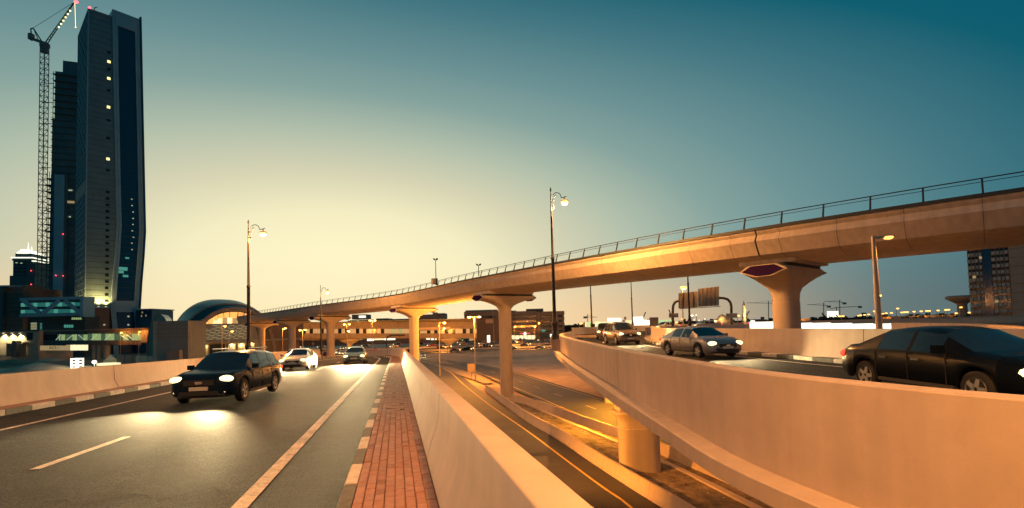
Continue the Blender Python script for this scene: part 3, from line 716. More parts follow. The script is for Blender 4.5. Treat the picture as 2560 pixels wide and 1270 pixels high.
def viaduct_pier(i):
    (x, y), (px, D, zb) = pc[i], PIER[i]
    v, n = v_at(ps[i + 1]); zt = v.z - 2.32; t = Vector((n.y, -n.x)).normalized()     # t along the track, n towards the camera side
    rz = math.atan2(n.y, n.x)
    lab = ['nearest tall viaduct pier with purple inlay, behind the ramp parapet' if False else 'viaduct pier with purple hexagon inlay standing behind the ramp parapet',
           'viaduct pier with purple inlay standing beside the lower road barrier',
           'viaduct pier rising behind the end of the foreground parapet',
           'viaduct pier beside the thin ornate lamp post', 'viaduct pier second from the station mouth', 'viaduct pier next to the station mouth'][i]
    zb = 0.0 if i else 0.0
    e = empty('viaduct_pier', (x, y, -.3), lab, 'pier', 'piers of the metro viaduct')
    rad = 0.96; zc = zt - 2.55
    MB().lathe((x, y, -.3), [(rad, 0), (rad, zc + .1), (rad - .035, zc + .12), (rad - .035, zc + .17), (rad, zc + .19), (rad, zc + .35)], 28).obj('column', M['conc_pier'], e, 40)
    def ring(a, b, z, sq):      # a: half length across the track (n), b: half length along the track
        r = []
        for k in range(32):
            th = 2 * math.pi * k / 32; c_, s_ = math.cos(th), math.sin(th)
            xx = math.copysign(abs(c_) ** (2 / sq), c_) * a; yy = math.copysign(abs(s_) ** (2 / sq), s_) * b
            q = Vector((x, y)) + n * xx + t * yy; r.append(Vector((q.x, q.y, z)))
        return r
    A = 3.75 if i == 0 else 4.7; B = 1.62
    z0 = zc + .05
    MB().sweep([ring(rad, rad, z0, 2), ring(rad * 1.04, rad * 1.02, z0 + .35, 2.2), ring(rad * 1.35, rad * 1.12, z0 + .75, 2.7), ring(2.0, 1.25, z0 + 1.15, 5), ring(min(3.0, A * .72), 1.42, z0 + 1.5, 9), ring(A, B, z0 + 1.85, 14), ring(A - .1, B, zt - .28, 14)]).obj('capital', M['conc_pier'], e, 30)
    # hexagonal inlay on both ends of the capital, on a pale rim
    for sg in (1, -1):
        for nm, grow, off_, m in (('inlay_rim', 1.0, .06, M['conc_pier']), ('inlay_panel', .86, .09, M['purple'])):
            hx = [(-1.75, -.02), (-1.0, .42), (1.0, .42), (1.75, -.02), (.55, -.46), (-.55, -.46)]
            zc_ = (z0 + 1.85 + zt - .28) / 2 - .05
            f0 = [Vector((*(Vector((x, y)) + n * sg * (A - .2) + t * a * grow), zc_ + b * grow)) for a, b in hx]
            f1 = [q + Vector((n.x, n.y, 0)) * sg * (.2 + off_) for q in f0]
            MB().sweep([f0, f1]).obj(nm, m, e)
    MB().sweep([ring(A - .35, B - .1, zt - .28, 14), ring(A - .35, B - .1, zt - .02, 14)]).obj('bearing_shelf', M['coping'], e)
    MB().sweep([ring(A - .55, B + .55, zt - .02, 14), ring(A - .55, B + .55, zt + .42, 14)]).obj('diaphragm', M['conc_via'], e)
for i in range(6): viaduct_pier(i)

# ================================================================ LAMP POSTS
def ornate_lamp(base, H, arm, lab, power, lit=True, bare=False, down=False):
    """tall dark pole, gooseneck arm carrying one bell lantern; arm: unit 2D direction"""
    b = Vector(base); e = empty('ornate_street_lamp', b, lab, 'street lamp', 'ornate street lamps'); a = Vector((arm[0], arm[1], 0)).normalized(); k = H / 10.0
    Z = Vector((0, 0, 1))
    MB().lathe(b, [(.26 * k, 0), (.26 * k, .25 * k), (.20 * k, .32 * k), (.17 * k, .9 * k), (.22 * k, 1.0 * k), (.22 * k, 1.1 * k), (.15 * k, 1.2 * k), (.135 * k, 1.6 * k)], 10).obj('plinth', M['iron'], e, 40)
    MB().lathe(b, [(.115 * k, 1.5 * k), (.105 * k, 5.2 * k), (.125 * k, 5.22 * k), (.125 * k, 5.34 * k), (.085 * k, 5.4 * k), (.062 * k, 8.4 * k), (.075 * k, 8.42 * k), (.04 * k, 8.5 * k), (.032 * k, 9.75 * k), (.06 * k, 9.8 * k), (.02 * k, 10.0 * k)], 10).obj('pole', M['iron'], e, 40)
    if bare: return e
    ar = MB(); o = b + a * .17 * k
    ar.tube(o + Z * 8.55 * k, o + Z * 9.45 * k, .022 * k, n=6)
    for h in (8.75, 9.15): ar.tube(b + Z * h * k - a * .05 * k, o + Z * h * k + a * .05 * k, .028 * k, n=6)
    arc = [o + Z * 9.45 * k] + [o + a * (.26 * k - .26 * k * math.cos(t)) + Z * (9.45 * k + .22 * k * math.sin(t)) for t in [math.pi * i / 8 for i in range(1, 8)]] + [o + a * .56 * k + Z * 9.33 * k, o + a * .75 * k + Z * 9.38 * k, o + a * .92 * k + Z * 9.44 * k]
    ar.path(arc, .024 * k)
    ar.path([o + a * (.16 * k + .10 * k * math.cos(t) * (1 - t / 9)) + Z * (9.42 * k + .10 * k * math.sin(t) * (1 - t / 9)) for t in [i * .6 for i in range(11)]], .014 * k, 5)
    ar.obj('arm', M['iron'], e)
    h = o + a * .78 * k + Z * 9.06 * k
    MB().lathe(h, [(.02 * k, .30 * k), (.05 * k, .24 * k), (.10 * k, .18 * k), (.25 * k, .08 * k), (.28 * k, .04 * k)], 12).obj('lantern_hood', M['iron'], e, 40)
    MB().ball(h, .25 * k, 10, (1, 1, .8)).obj('bulb', M['bulb'] if lit else M['plate'], e, 60)
    if lit and down: light('lantern_light', 'SPOT', h - Z * .32 * k, power, WARM, e, .2, h - Z * 5, R_(150), .5)
    elif lit: light('lantern_light', 'POINT', h - Z * .32 * k, power, WARM, e, .2)
    return e
def sodium_lamp(base, H, arm, lab, power, r=.10, heads=1, reach=.9, group='sodium road lamps', lean=(0, 0), far=False, bulb=.20, down=False):
    b = Vector(base); e = empty('road_lamp', b, lab, 'street lamp', group); a = Vector((arm[0], arm[1], 0)).normalized(); t = b + Vector((lean[0], lean[1], H))
    MB().tube(b, t, r, r * .6, 10).obj('pole', M['galv'], e, 60)
    for sg in ((1,) if heads == 1 else (1, -1)):
        h = t + a * reach * sg - Vector((0, 0, .05))
        MB().tube(t - Vector((0, 0, .12)), h, r * .4, n=6).obj('arm', M['galv'], e)
        c = h + a * .25 * sg
        MB().lathe(c, [(.10, .12), (.26, .08), (.30, 0.02)], 10, 1.3, .7, math.atan2(a.y, a.x)).obj('lamp_housing', M['galv'], e)
        MB().ball(c - Vector((0, 0, .03)), bulb, 8, (1.25, .9, .55)).obj('bulb', M['fbulb' if far else 'sbulb'], e, 60)
        if power and down: light('lamp_light', 'SPOT', c - Vector((0, 0, .2)), power, SODIUM, e, .25, c - Vector((0, 0, 5)), R_(140), .6)
        elif power: light('lamp_light', 'POINT', c - Vector((0, 0, .35)), power, SODIUM, e, .25)
    return e
LP = 11500
def lr_s(px, lat):       # distance along the left carriageway at which a line of given lateral offset meets image column px
    lo, hi = 5, 200
    for _ in range(60):
        m = (lo + hi) / 2; q = LR(lat, m) - CAMP; w = q.dot(AXF); x = 1280 + F * q.dot(AXR) / w
        if x < px: lo = m
        else: hi = m
    return lo
s1 = lr_s(622, -11.75)
def top_h(base, ytop, px):
    q = P(px, ytop, base.y); return q.z - base.z
b1_ = LR(-11.75, s1, 0.3); H1 = top_h(b1_, 550, 620)
ornate_lamp(b1_, H1, DN, 'tall ornate lamp post rising from the salmon parapet before the station dome', LP)
b2_ = P(803, 892, s1 * 2.02); H2 = top_h(b2_, 713, 801)
ornate_lamp(b2_, H2, DN, 'thin ornate lamp post standing in front of the distant viaduct piers', LP)
b0_ = LR(-11.75, s1 - 38, 0.3)
ornate_lamp(b0_, H1, DN, 'ornate lamp post on the salmon parapet behind the photographer', LP * .42)
b3_ = P(1388, 850, 41.0); H3 = top_h(b3_, 470, 1383)
bk = empty('lamp_bracket', b3_ + Vector((.2, 0, -.9)), 'orange lit concrete bracket under the lamp post on the ramp', 'bracket')
MB().hexa([b3_ + Vector(v) for v in ((-.30, -.35, -.75), (.55, -.35, -1.2), (.55, .35, -1.2), (-.30, .35, -.75), (-.38, -.40, 0), (.55, -.40, 0), (.55, .40, 0), (-.38, .40, 0))]).obj('corbel', M['conc'], bk)
MB().box(b3_ + Vector((.08, 0, .03)), (.98, .86, .06)).obj('cap_slab', M['conc'], bk)
ornate_lamp(b3_ + Vector((0, 0, .06)), H3, (1, .25), 'tall ornate lamp post on the outer bracket of the ramp bend', LP * 1.7)
lb_ = LR(2.0, -3.2, -.4)
bk = empty('lamp_bracket', lb_ + Vector((0, 0, -.9)), 'concrete bracket on the foreground bridge behind the photographer', 'bracket')
MB().hexa([lb_ + Vector(v) for v in ((-.6, -.35, -1.2), (.30, -.35, -.75), (.30, .35, -.75), (-.6, .35, -1.2), (-.6, -.40, 0), (.38, -.40, 0), (.38, .40, 0), (-.6, .40, 0))]).obj('corbel', M['conc'], bk)
ornate_lamp(lb_ + Vector((0, 0, .01)), 10.2, DN, 'ornate lamp post on the outer bracket behind the photographer', LP * .92, down=True)
for px, yb, D, Hh, lab in ((1725, 822, 72, 12.3, 'dark lamp post standing in front of the gantry sign'), (1480, 830, 95, 13.0, 'dark lamp post above the green lit hoarding'), (1582, 826, 108, 13.0, 'slender lamp post behind the cars on the ramp bend')):
    b = P(px, yb, D); ornate_lamp(b, Hh, (.6, .8), lab, LP * .5, True)
# pole beside the ramp with a bright sodium lantern
b = P(2199, 835, 26.5); tq = P(2183, 590, 26.5)
e = sodium_lamp(b, tq.z - b.z, (1, .1), 'stout lit lamp pole with one glaring sodium lantern behind the black car', 2500, down=True, r=.16, reach=.62, lean=(tq.x - b.x, 0), bulb=.22)
sb = P(2201, 739, 26.4); MB().ball(sb, .06, 8).obj('marker_light', M['sbulb'], e)
# lower road lamps
def lamp_px(px, yb, yt, lab, power, heads=1, arm=(1, .1), r=.10, z=0.0, **k):
    b = G(px, yb, z); t = P(px, yt, b.y); return sodium_lamp(b, t.z - b.z, arm, lab, power, r, heads, **k)
lamp_px(1100, 940, 806, 'single armed sodium lamp beside the foreground parapet', 5500, reach=.9, bulb=.3)
lamp_px(1189, 950, 791, 'double armed sodium lamp standing on the gore island', 12000, heads=2, reach=.75, bulb=.3)
lamp_px(1348, 862, 807, 'single sodium lamp in front of the multi storey car park', 6000, heads=1, reach=.1, bulb=.4)
for i, (px, yb, yt, h, lab) in enumerate(((932, 876, 800, 2, 'double sodium lamp beside the viaduct, before the covered walkway'), (868, 880, 810, 2, 'double sodium lamp next to the orange lit viaduct pier'), (757, 884, 824, 2, 'sodium lamp between two viaduct piers above the traffic'), (707, 882, 820, 1, 'sodium lamp beside the pale viaduct pier'),
        (555, 890, 815, 1, 'sodium lamp in front of the station wall'), (573, 889, 828, 1, 'short sodium lamp in front of the lit station doors'), (477, 893, 818, 0, 'thin unlit pole beside the grey station block'))):
    b = P(px, yb, 170 if px > 600 else 150); t = P(px, yt, b.y)
    if h == 0:
        e = empty('pole', b, lab, 'pole'); MB().tube(b, t, .14, .1).obj('mast', M['galv'], e)
    else: sodium_lamp(b, t.z - b.z, (1, .1), lab, 3200 if px > 600 else 350, .13, h, .6, far=True, bulb=.42)
e = empty('pole', P(1236, 868, 190), 'thin tall pole beside the white advertising column', 'pole'); MB().tube(P(1236, 868, 190), P(1232, 775, 190), .12, .08).obj('mast', M['galv'], e)
# under-deck lamps that light the lower road below the ramp
for i, (x, y) in enumerate(((9.6, 50), (12.4, 62))):
    e = empty('unseen_lamp', (x, y, 5.0), ['sodium lamp fixed under the ramp girder beyond the pier', 'sodium lamp fixed under the ramp girder at the bend'][i], 'lamp')
    MB().box((x, y, 5.05), (.5, .3, .2)).obj('lamp_housing', M['galv'], e); MB().box((x, y, 4.93), (.42, .24, .04)).obj('diffuser', M['sbulb'], e)
    light('lamp_light', 'SPOT', (x, y, 4.7), 9000, (1.0, .38, .03), e, .2, (x, y, 0), R_(150), .5)

for i, s in enumerate((30.0,)):  # added lamp, out of view, aimed to brighten the pier and lower road
    q = LR(1.75, s, -1.1); e = empty('unseen_lamp', q, 'added unseen sodium lamp on the outside of the foreground bridge', 'lamp')
    MB().box(q, (.3, .5, .2), hd).obj('lamp_housing', M['galv'], e); MB().box(q - Vector((0, 0, .12)), (.24, .42, .04), hd).obj('diffuser', M['sbulb'], e)
    light('lamp_light', 'SPOT', q + Vector((.2, 0, -.3)), 19000, (1.0, .33, .035), e, .2, Vector((8.6, 37, 1.0)), R_(75), .8)
# ================================================================ SIGNS
# overhead gantry seen from the back
def Pg(px, py, D=74): return P(px, py, D)
g0, g1 = Pg(1682, 824), Pg(1829, 822)
e = empty('gantry_sign', g0.lerp(g1, .5), 'overhead road gantry seen from behind with two panelled sign backs', 'road sign')
lft = [Pg(1682, 826), Pg(1682, 772)] + [Pg(1682 + 13 * (1 - math.cos(t)) , 772 - 20 * math.sin(t)) for t in (.5, 1.0, 1.57)] + [Pg(1705, 750)]
rgt = [Pg(1829, 824), Pg(1828, 765)] + [Pg(1828 - 20 * (1 - math.cos(t)), 765 - 20 * math.sin(t)) for t in (.5, 1.0, 1.57)] + [Pg(1795, 745)]
MB().path(lft, .19, 10).obj('leg', M['gant'], e, 60); MB().path(rgt, .19, 10).obj('leg', M['gant'], e, 60)
MB().path([Pg(1700, 751), Pg(1798, 745)], .17, 10).obj('beam', M['gant'], e)
for x0, x1, yt, yb, n in ((1697, 1745, (733, 728), (771, 768), 4), (1746, 1798, (722, 716), (767, 764), 5)):
    for k in range(n):
        a, b = x0 + (x1 - x0) * k / n + .4, x0 + (x1 - x0) * (k + 1) / n - .4
        f = lambda ys, x: ys[0] + (ys[1] - ys[0]) * (x - x0) / (x1 - x0)
        q = [Pg(a, f(yb, a), 73.6), Pg(b, f(yb, b), 73.6), Pg(b, f(yt, b), 73.6), Pg(a, f(yt, a), 73.6)]
        MB().sweep([q, [v + Vector((0, .06, 0)) for v in q]]).obj('sign_panel', mat('sign_back', (0.42, .33, .24), .6, noise=.15, scale=1), e)
        MB().tube(Pg(a, f(yt, a), 73.5), Pg(a, f(yb, a), 73.5), .065, n=5).obj('rib', M['gant'], e)
MB().path([Pg(1699, 772), Pg(1801, 766)], .05, 6).obj('light_rail', M['gant'], e)
def small_sign(px, y0, y1, hw_, D, lab, leg=830):
    c0, c1 = P(px - hw_, y1, D), P(px + hw_, y0, D); e = empty('road_sign', P(px, leg, D), lab, 'road sign')
    MB().box((*(c0.lerp(c1, .5)),), (c1.x - c0.x, .06, c1.z - c0.z)).obj('board', mat('sign_back', (0.42, .33, .24), .6), e)
    MB().tube(P(px, leg, D) + Vector((0, .08, 0)), P(px, y0, D) + Vector((0, .08, 0)), .06, n=6).obj('post', M['gant'], e)
small_sign(1635, 793, 815, 10.5, 64, 'square road sign back standing on the nose of the ramp parapet')
small_sign(1684, 783, 794, 11.5, 73.2, 'small sign board back on the first gantry leg', 800)
small_sign(1829, 783, 795, 14, 73.2, 'small sign board back on the second gantry leg', 800)
small_sign(1179, 909, 931, 10.0, 100.5, 'blank square sign board beside the double armed lamp', 947)
# ================================================================ VEHICLES
def interp(tab, x, c):
    for a, b in zip(tab, tab[1:]):
        if x <= b[0]:
            t = (x - a[0]) / (b[0] - a[0]); return a[c] + (b[c] - a[c]) * max(0, min(1, t))
    return tab[-1][c]
# station tables: x, half width, belt z, top z, top half width ; window spans (side), rear glass, windscreen
CARS = {
 'sedan': dict(L=4.7, wheel=.325, wx=(-1.36, 1.38), t=[(-2.35, .66, .70, .72, .5), (-2.27, .80, .86, .93, .62), (-2.0, .87, .92, 1.03, .70), (-1.72, .895, .94, 1.06, .70), (-1.02, .905, .95, 1.39, .59), (-.5, .91, .95, 1.44, .60), (.1, .91, .94, 1.44, .60), (.52, .91, .93, 1.38, .59), (1.25, .90, .91, 1.00, .70), (1.75, .88, .86, .93, .68), (2.12, .82, .74, .82, .60), (2.28, .72, .62, .70, .52), (2.35, .60, .56, .60, .46)],
               side=((-.98, -.16), (-.06, .62)), rear=(-1.72, -1.02), front=(.52, 1.25), extra=(-.16, -.06, .62)),
 'suv': dict(L=4.75, wheel=.375, wx=(-1.38, 1.42), t=[(-2.37, .74, .92, .95, .6), (-2.30, .86, 1.05, 1.12, .66), (-2.16, .91, 1.10, 1.30, .70), (-1.86, .925, 1.11, 1.72, .64), (-1.3, .93, 1.11, 1.78, .66), (-.2, .935, 1.10, 1.80, .67), (.40, .93, 1.09, 1.74, .66), (1.08, .92, 1.08, 1.18, .74), (1.7, .91, 1.02, 1.10, .74), (2.12, .86, .94, 1.02, .68), (2.28, .80, .80, .90, .62), (2.37, .70, .70, .74, .56)],
             side=((-1.78, -1.05), (-.97, -.14), (-.06, .50)), rear=(-2.16, -1.86), front=(.40, 1.08), extra=(-1.78, -1.05, -.97, -.14, -.06, .50)),
}
def car_shell(kind):
    k = CARS[kind]; T = k['t']; rw = k['wheel']; ar = rw + .055
    xs = set(t[0] for t in T) | set(k['extra']) | {s for p in k['side'] for s in p} | set(k['rear']) | set(k['front'])
    for w in k['wx']:
        for i in range(11): xs.add(round(w + ar * math.cos(math.pi * i / 10), 4))
    for a, b in zip(T, T[1:]): xs.add((a[0] + b[0]) / 2)
    xs = sorted(xs); xs = [x for i, x in enumerate(xs) if i == 0 or x - xs[i - 1] > .004]
    rings = []
    for x in xs:
        hw_, zb_, zt, ht = (interp(T, x, c) for c in (1, 2, 3, 4))
        sill = .24 + .10 * max(0, (abs(x) - 2.0) / .37)
        zb = sill
        for w in k['wx']:
            if abs(x - w) < ar: zb = max(zb, rw + math.sqrt(max(0, ar * ar - (x - w) ** 2)))
        z1 = max(sill + .13, zb + .02); z2 = max(zb_ - .36, zb + .05); z3 = max(zb_ - .10, z2 + .02); z4 = max(zb_, z3 + .01)
        z5 = z4 + max(.01, (zt - z4)) * .80; zt = max(zt, z5 + .005)
        h = [(hw_ - .05, zb), (hw_ - .008, z1), (hw_, z2), (hw_ - .012, z3), (hw_ - .05, z4), (ht + .035, z5), (ht * .80, zt - .02 * (zt - z4) / .4), (ht * .35, zt)]
        rings.append([Vector((x, y, z)) for y, z in h] + [Vector((x, -y, z)) for y, z in reversed(h)])
    n = 16; body = MB(); gl = {}
    V = [p for r in rings for p in r]
    bf = []; gf = {'side_window': {}, 'rear_window': [], 'windscreen': []}
    for i in range(len(xs) - 1):
        xm = (xs[i] + xs[i + 1]) / 2
        for j in range(n - 1):
            q = (i * n + j, i * n + j + 1, (i + 1) * n + j + 1, (i + 1) * n + j); key = None
            if j in (4, 10):
                for m_, (a, b) in enumerate(k['side']):
                    if a < xm < b: key = ('side_window', (m_, j))
            if j in (5, 6, 7, 8, 9):
                if k['rear'][0] < xm < k['rear'][1]: key = ('rear_window', None)
                if k['front'][0] < xm < k['front'][1]: key = ('windscreen', None)
            if key is None: bf.append(q)
            elif key[0] == 'side_window': gf['side_window'].setdefault(key[1], []).append(q)
            else: gf[key[0]].append(q)
    bf += [tuple(range(n - 1, -1, -1)), tuple((len(xs) - 1) * n + i for i in range(n))]
    return V, bf, gf
CARS['crossover'] = dict(CARS['suv'], wheel=.355, t=[(x, w, b * .90, z * .885, h) for x, w, b, z, h in CARS['suv']['t']])
SHELL = {k: car_shell(k) for k in CARS}
def sub(V, faces):
    idx = {}; mb = MB(); vs = []; fs = []
    for f in faces:
        r = []
        for i in f:
            if i not in idx: idx[i] = len(vs); vs.append(V[i])
            r.append(idx[i])
        fs.append(tuple(r))
    return mb.add(vs, fs)
def place(mb, mw):
    mb.v = [tuple(mw @ Vector(v)) for v in mb.v]; return mb
def car(kind, paint, pos, heading, lab, group=None, beams=0.0, fog=False, roofrack=False, cat='car', aim_down=.30, ang=112):
    """heading: unit 2D direction of travel; pos: centre on the road"""
    k = CARS[kind]; V, bf, gf = SHELL[kind]; L2 = k['L'] / 2; rw = k['wheel']; hgt = max(t[3] for t in k['t'])
    h = Vector((heading[0], heading[1])).normalized(); sl = heading[2] if len(heading) > 2 else 0.0
    mw = Matrix.Translation(Vector(pos)) @ Matrix.Rotation(math.atan2(h.y, h.x), 4, 'Z') @ Matrix.Rotation(-math.atan(sl), 4, 'Y')
    e = empty('car', pos, lab, cat, group, math.atan2(h.y, h.x)); pm = M['car_' + paint]
    body = place(sub(V, bf), mw).obj('body', pm, e, 32)
    for key, fs in gf['side_window'].items(): place(sub(V, fs), mw).obj('side_window', M['cglass'], e, 40)
    place(sub(V, gf['rear_window']), mw).obj('rear_window', M['cglass'], e, 40)
    place(sub(V, gf['windscreen']), mw).obj('windscreen', M['cglass'], e, 40)
    place(MB().box((0, 0, .40), (k['L'] * .93, 1.30, .36)), mw).obj('underbody', M['plastic'], e)
    for wx in k['wx']:
        for sg in (-1, 1):
            y = sg * .80 if kind == 'sedan' else sg * .83
            tb = MB(); c = Vector((wx, y, rw))
            def wring(r, yy): return [Vector((wx + r * math.cos(2 * math.pi * i / 20), yy, rw + r * math.sin(2 * math.pi * i / 20))) for i in range(20)]
            yo, yi = y + sg * .10, y - sg * .10
            tb.sweep([wring(rw - .03, yi), wring(rw, yi + sg * .03), wring(rw, yo - sg * .03), wring(rw - .03, yo), wring(rw * .68, yo - sg * .01)])
            w = place(tb, mw).obj('wheel', M['tyre'], e, 50)
            rb = MB().sweep([wring(rw * .66, yo - sg * .02), wring(rw * .64, yo + sg * .004), wring(rw * .55, yo - sg * .02)])
            for s in range(5):
                a = 2 * math.pi * s / 5; d = Vector((math.cos(a), 0, math.sin(a))); t = Vector((-math.sin(a), 0, math.cos(a)))
                o = Vector((wx, yo - sg * .012, rw)); rb.hexa([o + d * r * rw + t * q * w_ + Vector((0, sg * z, 0)) for z in (-.02, .012) for r, q, w_ in ((.1, -1, .05), (.6, -1, .035), (.6, 1, .035), (.1, 1, .05))])
            place(rb, mw).obj('rim', M['rim'], w)
    fz = interp(k['t'], L2 - .16, 2); fw = interp(k['t'], L2 - .16, 1); rz_ = interp(k['t'], -L2 + .12, 2)
    for sg in (-1, 1):
        place(MB().ball((L2 - .19, sg * (fw - .14), fz - .01), .1, 12, (1.8, 2.05, 1.05)), mw).obj('headlight', M['head'], e, 60)
        if fog: place(MB().ball((L2 - .10, sg * (fw - .17), .40), .1, 10, (.9, 1.0, .55)), mw).obj('fog_light', M['fog'], e, 60)
        place(MB().ball((-L2 + .14, sg * (fw - .05), rz_ - .08), .1, 10, (1.1, 1.5, 1.0)), mw).obj('tail_light', M['tail'], e, 60)
        zz = interp(k['t'], .78, 2)
        place(MB().hexa([Vector((.74 + x, sg * (.90 + y), zz + .02 + z)) for z in (0, .15) for x, y in ((-.05, 0), (.10, .02), (.08, .17), (-.04, .19))]), mw).obj('mirror', pm, e)
        for x in (-.75, .12): place(MB().box((x, sg * .922 if kind == 'sedan' else sg * .945, zz - .14), (.2, .03, .035)), mw).obj('door_handle', M['chrome'], e)
        for x in ((-1.0, -.11, .80) if kind == 'sedan' else (-1.02, -.10, .74)):
            hb_ = interp(k['t'], x, 1); place(MB().box((x, sg * (hb_ - .006), .62), (.012, .02, .60)), mw).obj('door_seam', M['jointfill'], e)
        place(MB().box((0.02, sg * (.885 if kind == 'sedan' else .905), .30), (1.9, .06, .07)), mw).obj('side_sill', M['plastic'], e)
    gz = fz - .10
    place(MB().box((L2 - .055, 0, gz), (.14, .84, .15)), mw).obj('grille', M['plastic'], e)
    place(MB().box((L2 + .018, 0, gz), (.02, .20, .07)), mw).obj('badge', M['chrome'], e)
    place(MB().box((L2 - .06, 0, .36), (.14, 1.06, .12)), mw).obj('lower_intake', M['plastic'], e)
    place(MB().box((L2 + .02, 0, .50), (.02, .52, .11)), mw).obj('number_plate', M['plate'], e)
    place(MB().box((-L2 + .02, 0, rz_ - .20), (.05, .50, .11)), mw).obj('number_plate', M['plate'], e)
    if roofrack:
        for sg in (-1, 1): place(MB().tube((-1.5, sg * .58, hgt + .05), (.2, sg * .58, hgt + .05), .025, n=6), mw).obj('roof_rail', M['chrome'], e)
    if beams:
        for sg in (-1, 1):
            p = mw @ Vector((L2 + .12, sg * (fw - .14), fz)); q = mw @ Vector((L2 + 9, sg * (fw + .15), fz - aim_down))
            light('headlight_beam', 'SPOT', p, beams, HEADC, e, .12, q, R_(ang), 1.0)
    return e
def LRdir(dl=0.0): 
    d = -DH + DN * dl; return (d.x, d.y, -SL)
# foreground carriageway, coming towards the camera
c1 = LR(-5.45, 18.9); car('crossover', 'navy', c1, LRdir(-.10), 'dark sport utility car with glaring headlights crossing lanes beside the dashed line', beams=4600, aim_down=1.7, ang=62, fog=True, roofrack=True)
c2 = LR(-6.6, 37.6); car('sedan', 'white', c2, LRdir(-.02), 'pale sedan with dazzling headlights following the dark sport utility car', beams=1700)
c3 = LR(-3.4, 45.5); car('sedan', 'teal', c3, LRdir(), 'silver teal sedan with a dark oval grille in the kerb side lane', beams=13000)
# ramp
car('sedan', 'black', (9.15, 10.45, RZ), (.02, -1), 'glossy black sedan on the ramp behind the salmon parapet', beams=500)
car('sedan', 'silver', (9.0, 24.4, RZ), (.20, -1), 'silver sedan driving round the ramp before the painted kerb', beams=900)
car('suv', 'bronze', (8.85, 41.0, RZ), (.10, -1), 'bronze sport utility car with a starry headlight on the ramp bend', beams=900)
car('suv', 'grey', (10.2, 55.5, RZ), (-.15, -1), 'grey sport utility car half hidden behind the bronze one', beams=0)
car('suv', 'silver', (15.6, 72.5, RZ), (-.45, -1), 'silver people carrier further up the ramp before the square sign', beams=300)
car('sedan', 'white', (23.6, 77.2, 8.95), (-.75, -.35), 'white sedan on the slip road beside the square sign', beams=300)
car('sedan', 'silver', (30.6, 79.2, 8.95), (-.95, -.12), 'silver sedan on the slip road beneath the gantry sign', beams=300)
car('sedan', 'red', (39.5, 79.8, 8.95), (.98, .02), 'red sedan with lit tail lights on the slip road beyond the gantry')
# lower road
q = G(1056, 892, 0); car('sedan', 'white', (q.x, q.y, -.012), (.32, -1), 'white sedan alone on the lower road behind the foreground parapet', beams=600)
# far highway traffic: one light mesh per kind and colour, copied
def far_car_mesh(kind, paint):
    V, bf, gf = SHELL[kind]; k = CARS[kind]; L2 = k['L'] / 2; rw = k['wheel']; mb = sub(V, bf)
    mb.cur = 1
    for fs in list(gf['side_window'].values()) + [gf['rear_window'], gf['windscreen']]:
        s = sub(V, fs); mb.add(s.v, s.f)
    mb.cur = 2
    fz = interp(k['t'], L2 - .16, 2); fw = interp(k['t'], L2 - .16, 1); rz_ = interp(k['t'], -L2 + .12, 2)
    for sg in (-1, 1): mb.ball((L2 - .12, sg * (fw - .14), fz - .01), .22, 8, (1.4, 1.7, 1.0))
    mb.cur = 3
    for sg in (-1, 1): mb.ball((-L2 + .10, sg * (fw - .05), rz_ - .08), .13, 8, (1.1, 1.6, 1.0))
    mb.cur = 4
    for wx in k['wx']:
        for sg in (-1, 1): mb.tube((wx, sg * .6, rw), (wx, sg * .9, rw), rw, n=12)
    return mb.mesh('far_car', [M['car_' + paint], M['cglass'], M['headfar'], M['tail'], M['tyre']])
FM = {}
def far_car(kind, paint, pos, heading, lab, grp):
    if (kind, paint) not in FM: FM[(kind, paint)] = far_car_mesh(kind, paint)
    o = bpy.data.objects.new('car', FM[(kind, paint)]); COL.objects.link(o); o.location = pos; o.rotation_euler = (0, 0, math.atan2(heading[1], heading[0]))
    return tag(o, lab, 'car', grp)
KN_ = {'sedan': 'sedan', 'suv': 'sport utility car'}
hu = (math.cos(HWA), math.sin(HWA))
def lane(d, dirs, t0, t1, n, where, grp, z=-.09):
    for i in range(n):
        t = t0 + (t1 - t0) * (i + .15 + .7 * rnd.random()) / n; kind = rnd.choice(('sedan', 'sedan', 'suv')); paint = rnd.choice(('black', 'silver', 'white', 'navy', 'grey', 'white', 'silver', 'red', 'bronze'))
        q = HW(t, d, z); far_car(kind, paint, q, (hu[0] * dirs, hu[1] * dirs), '%s %s %s' % (paint, KN_[kind], where), grp)
for d_, dr, n_c, where, grp in ((5, 1, 8, 'on the near lane of the far highway', 'cars on the near highway lane'), (13, 1, 10, 'on the second lane of the far highway', 'cars on the second highway lane'), (21, 1, 12, 'on the third lane of the far highway', 'cars on the third highway lane'),
        (38, 1, 13, 'past the first guard rail of the far highway', 'cars past the first guard rail'), (48, 1, 13, 'on the middle lanes of the far highway', 'cars on the middle highway lanes'), (80, -1, 14, 'on the opposite side of the far highway', 'cars on the opposite highway side'), (115, -1, 14, 'on the service road past the far highway', 'cars on the far service road')):
    lane(d_, dr, -130, 165, n_c, where, grp)
# cars coming towards the camera between the distant viaduct piers
for i in range(22):
    px = rnd.choice((668, 690, 708, 745, 757, 770, 790, 850, 700, 672)) + rnd.uniform(-9, 9); py = rnd.uniform(868, 886)
    q = G(px, py, 0.0); paint = rnd.choice(('white', 'silver', 'grey', 'bronze'))
    far_car(rnd.choice(('sedan', 'suv')), paint, (q.x, q.y, -.05), (.45, -1), '%s car with headlights on between the distant viaduct piers' % paint, 'cars between the distant piers')
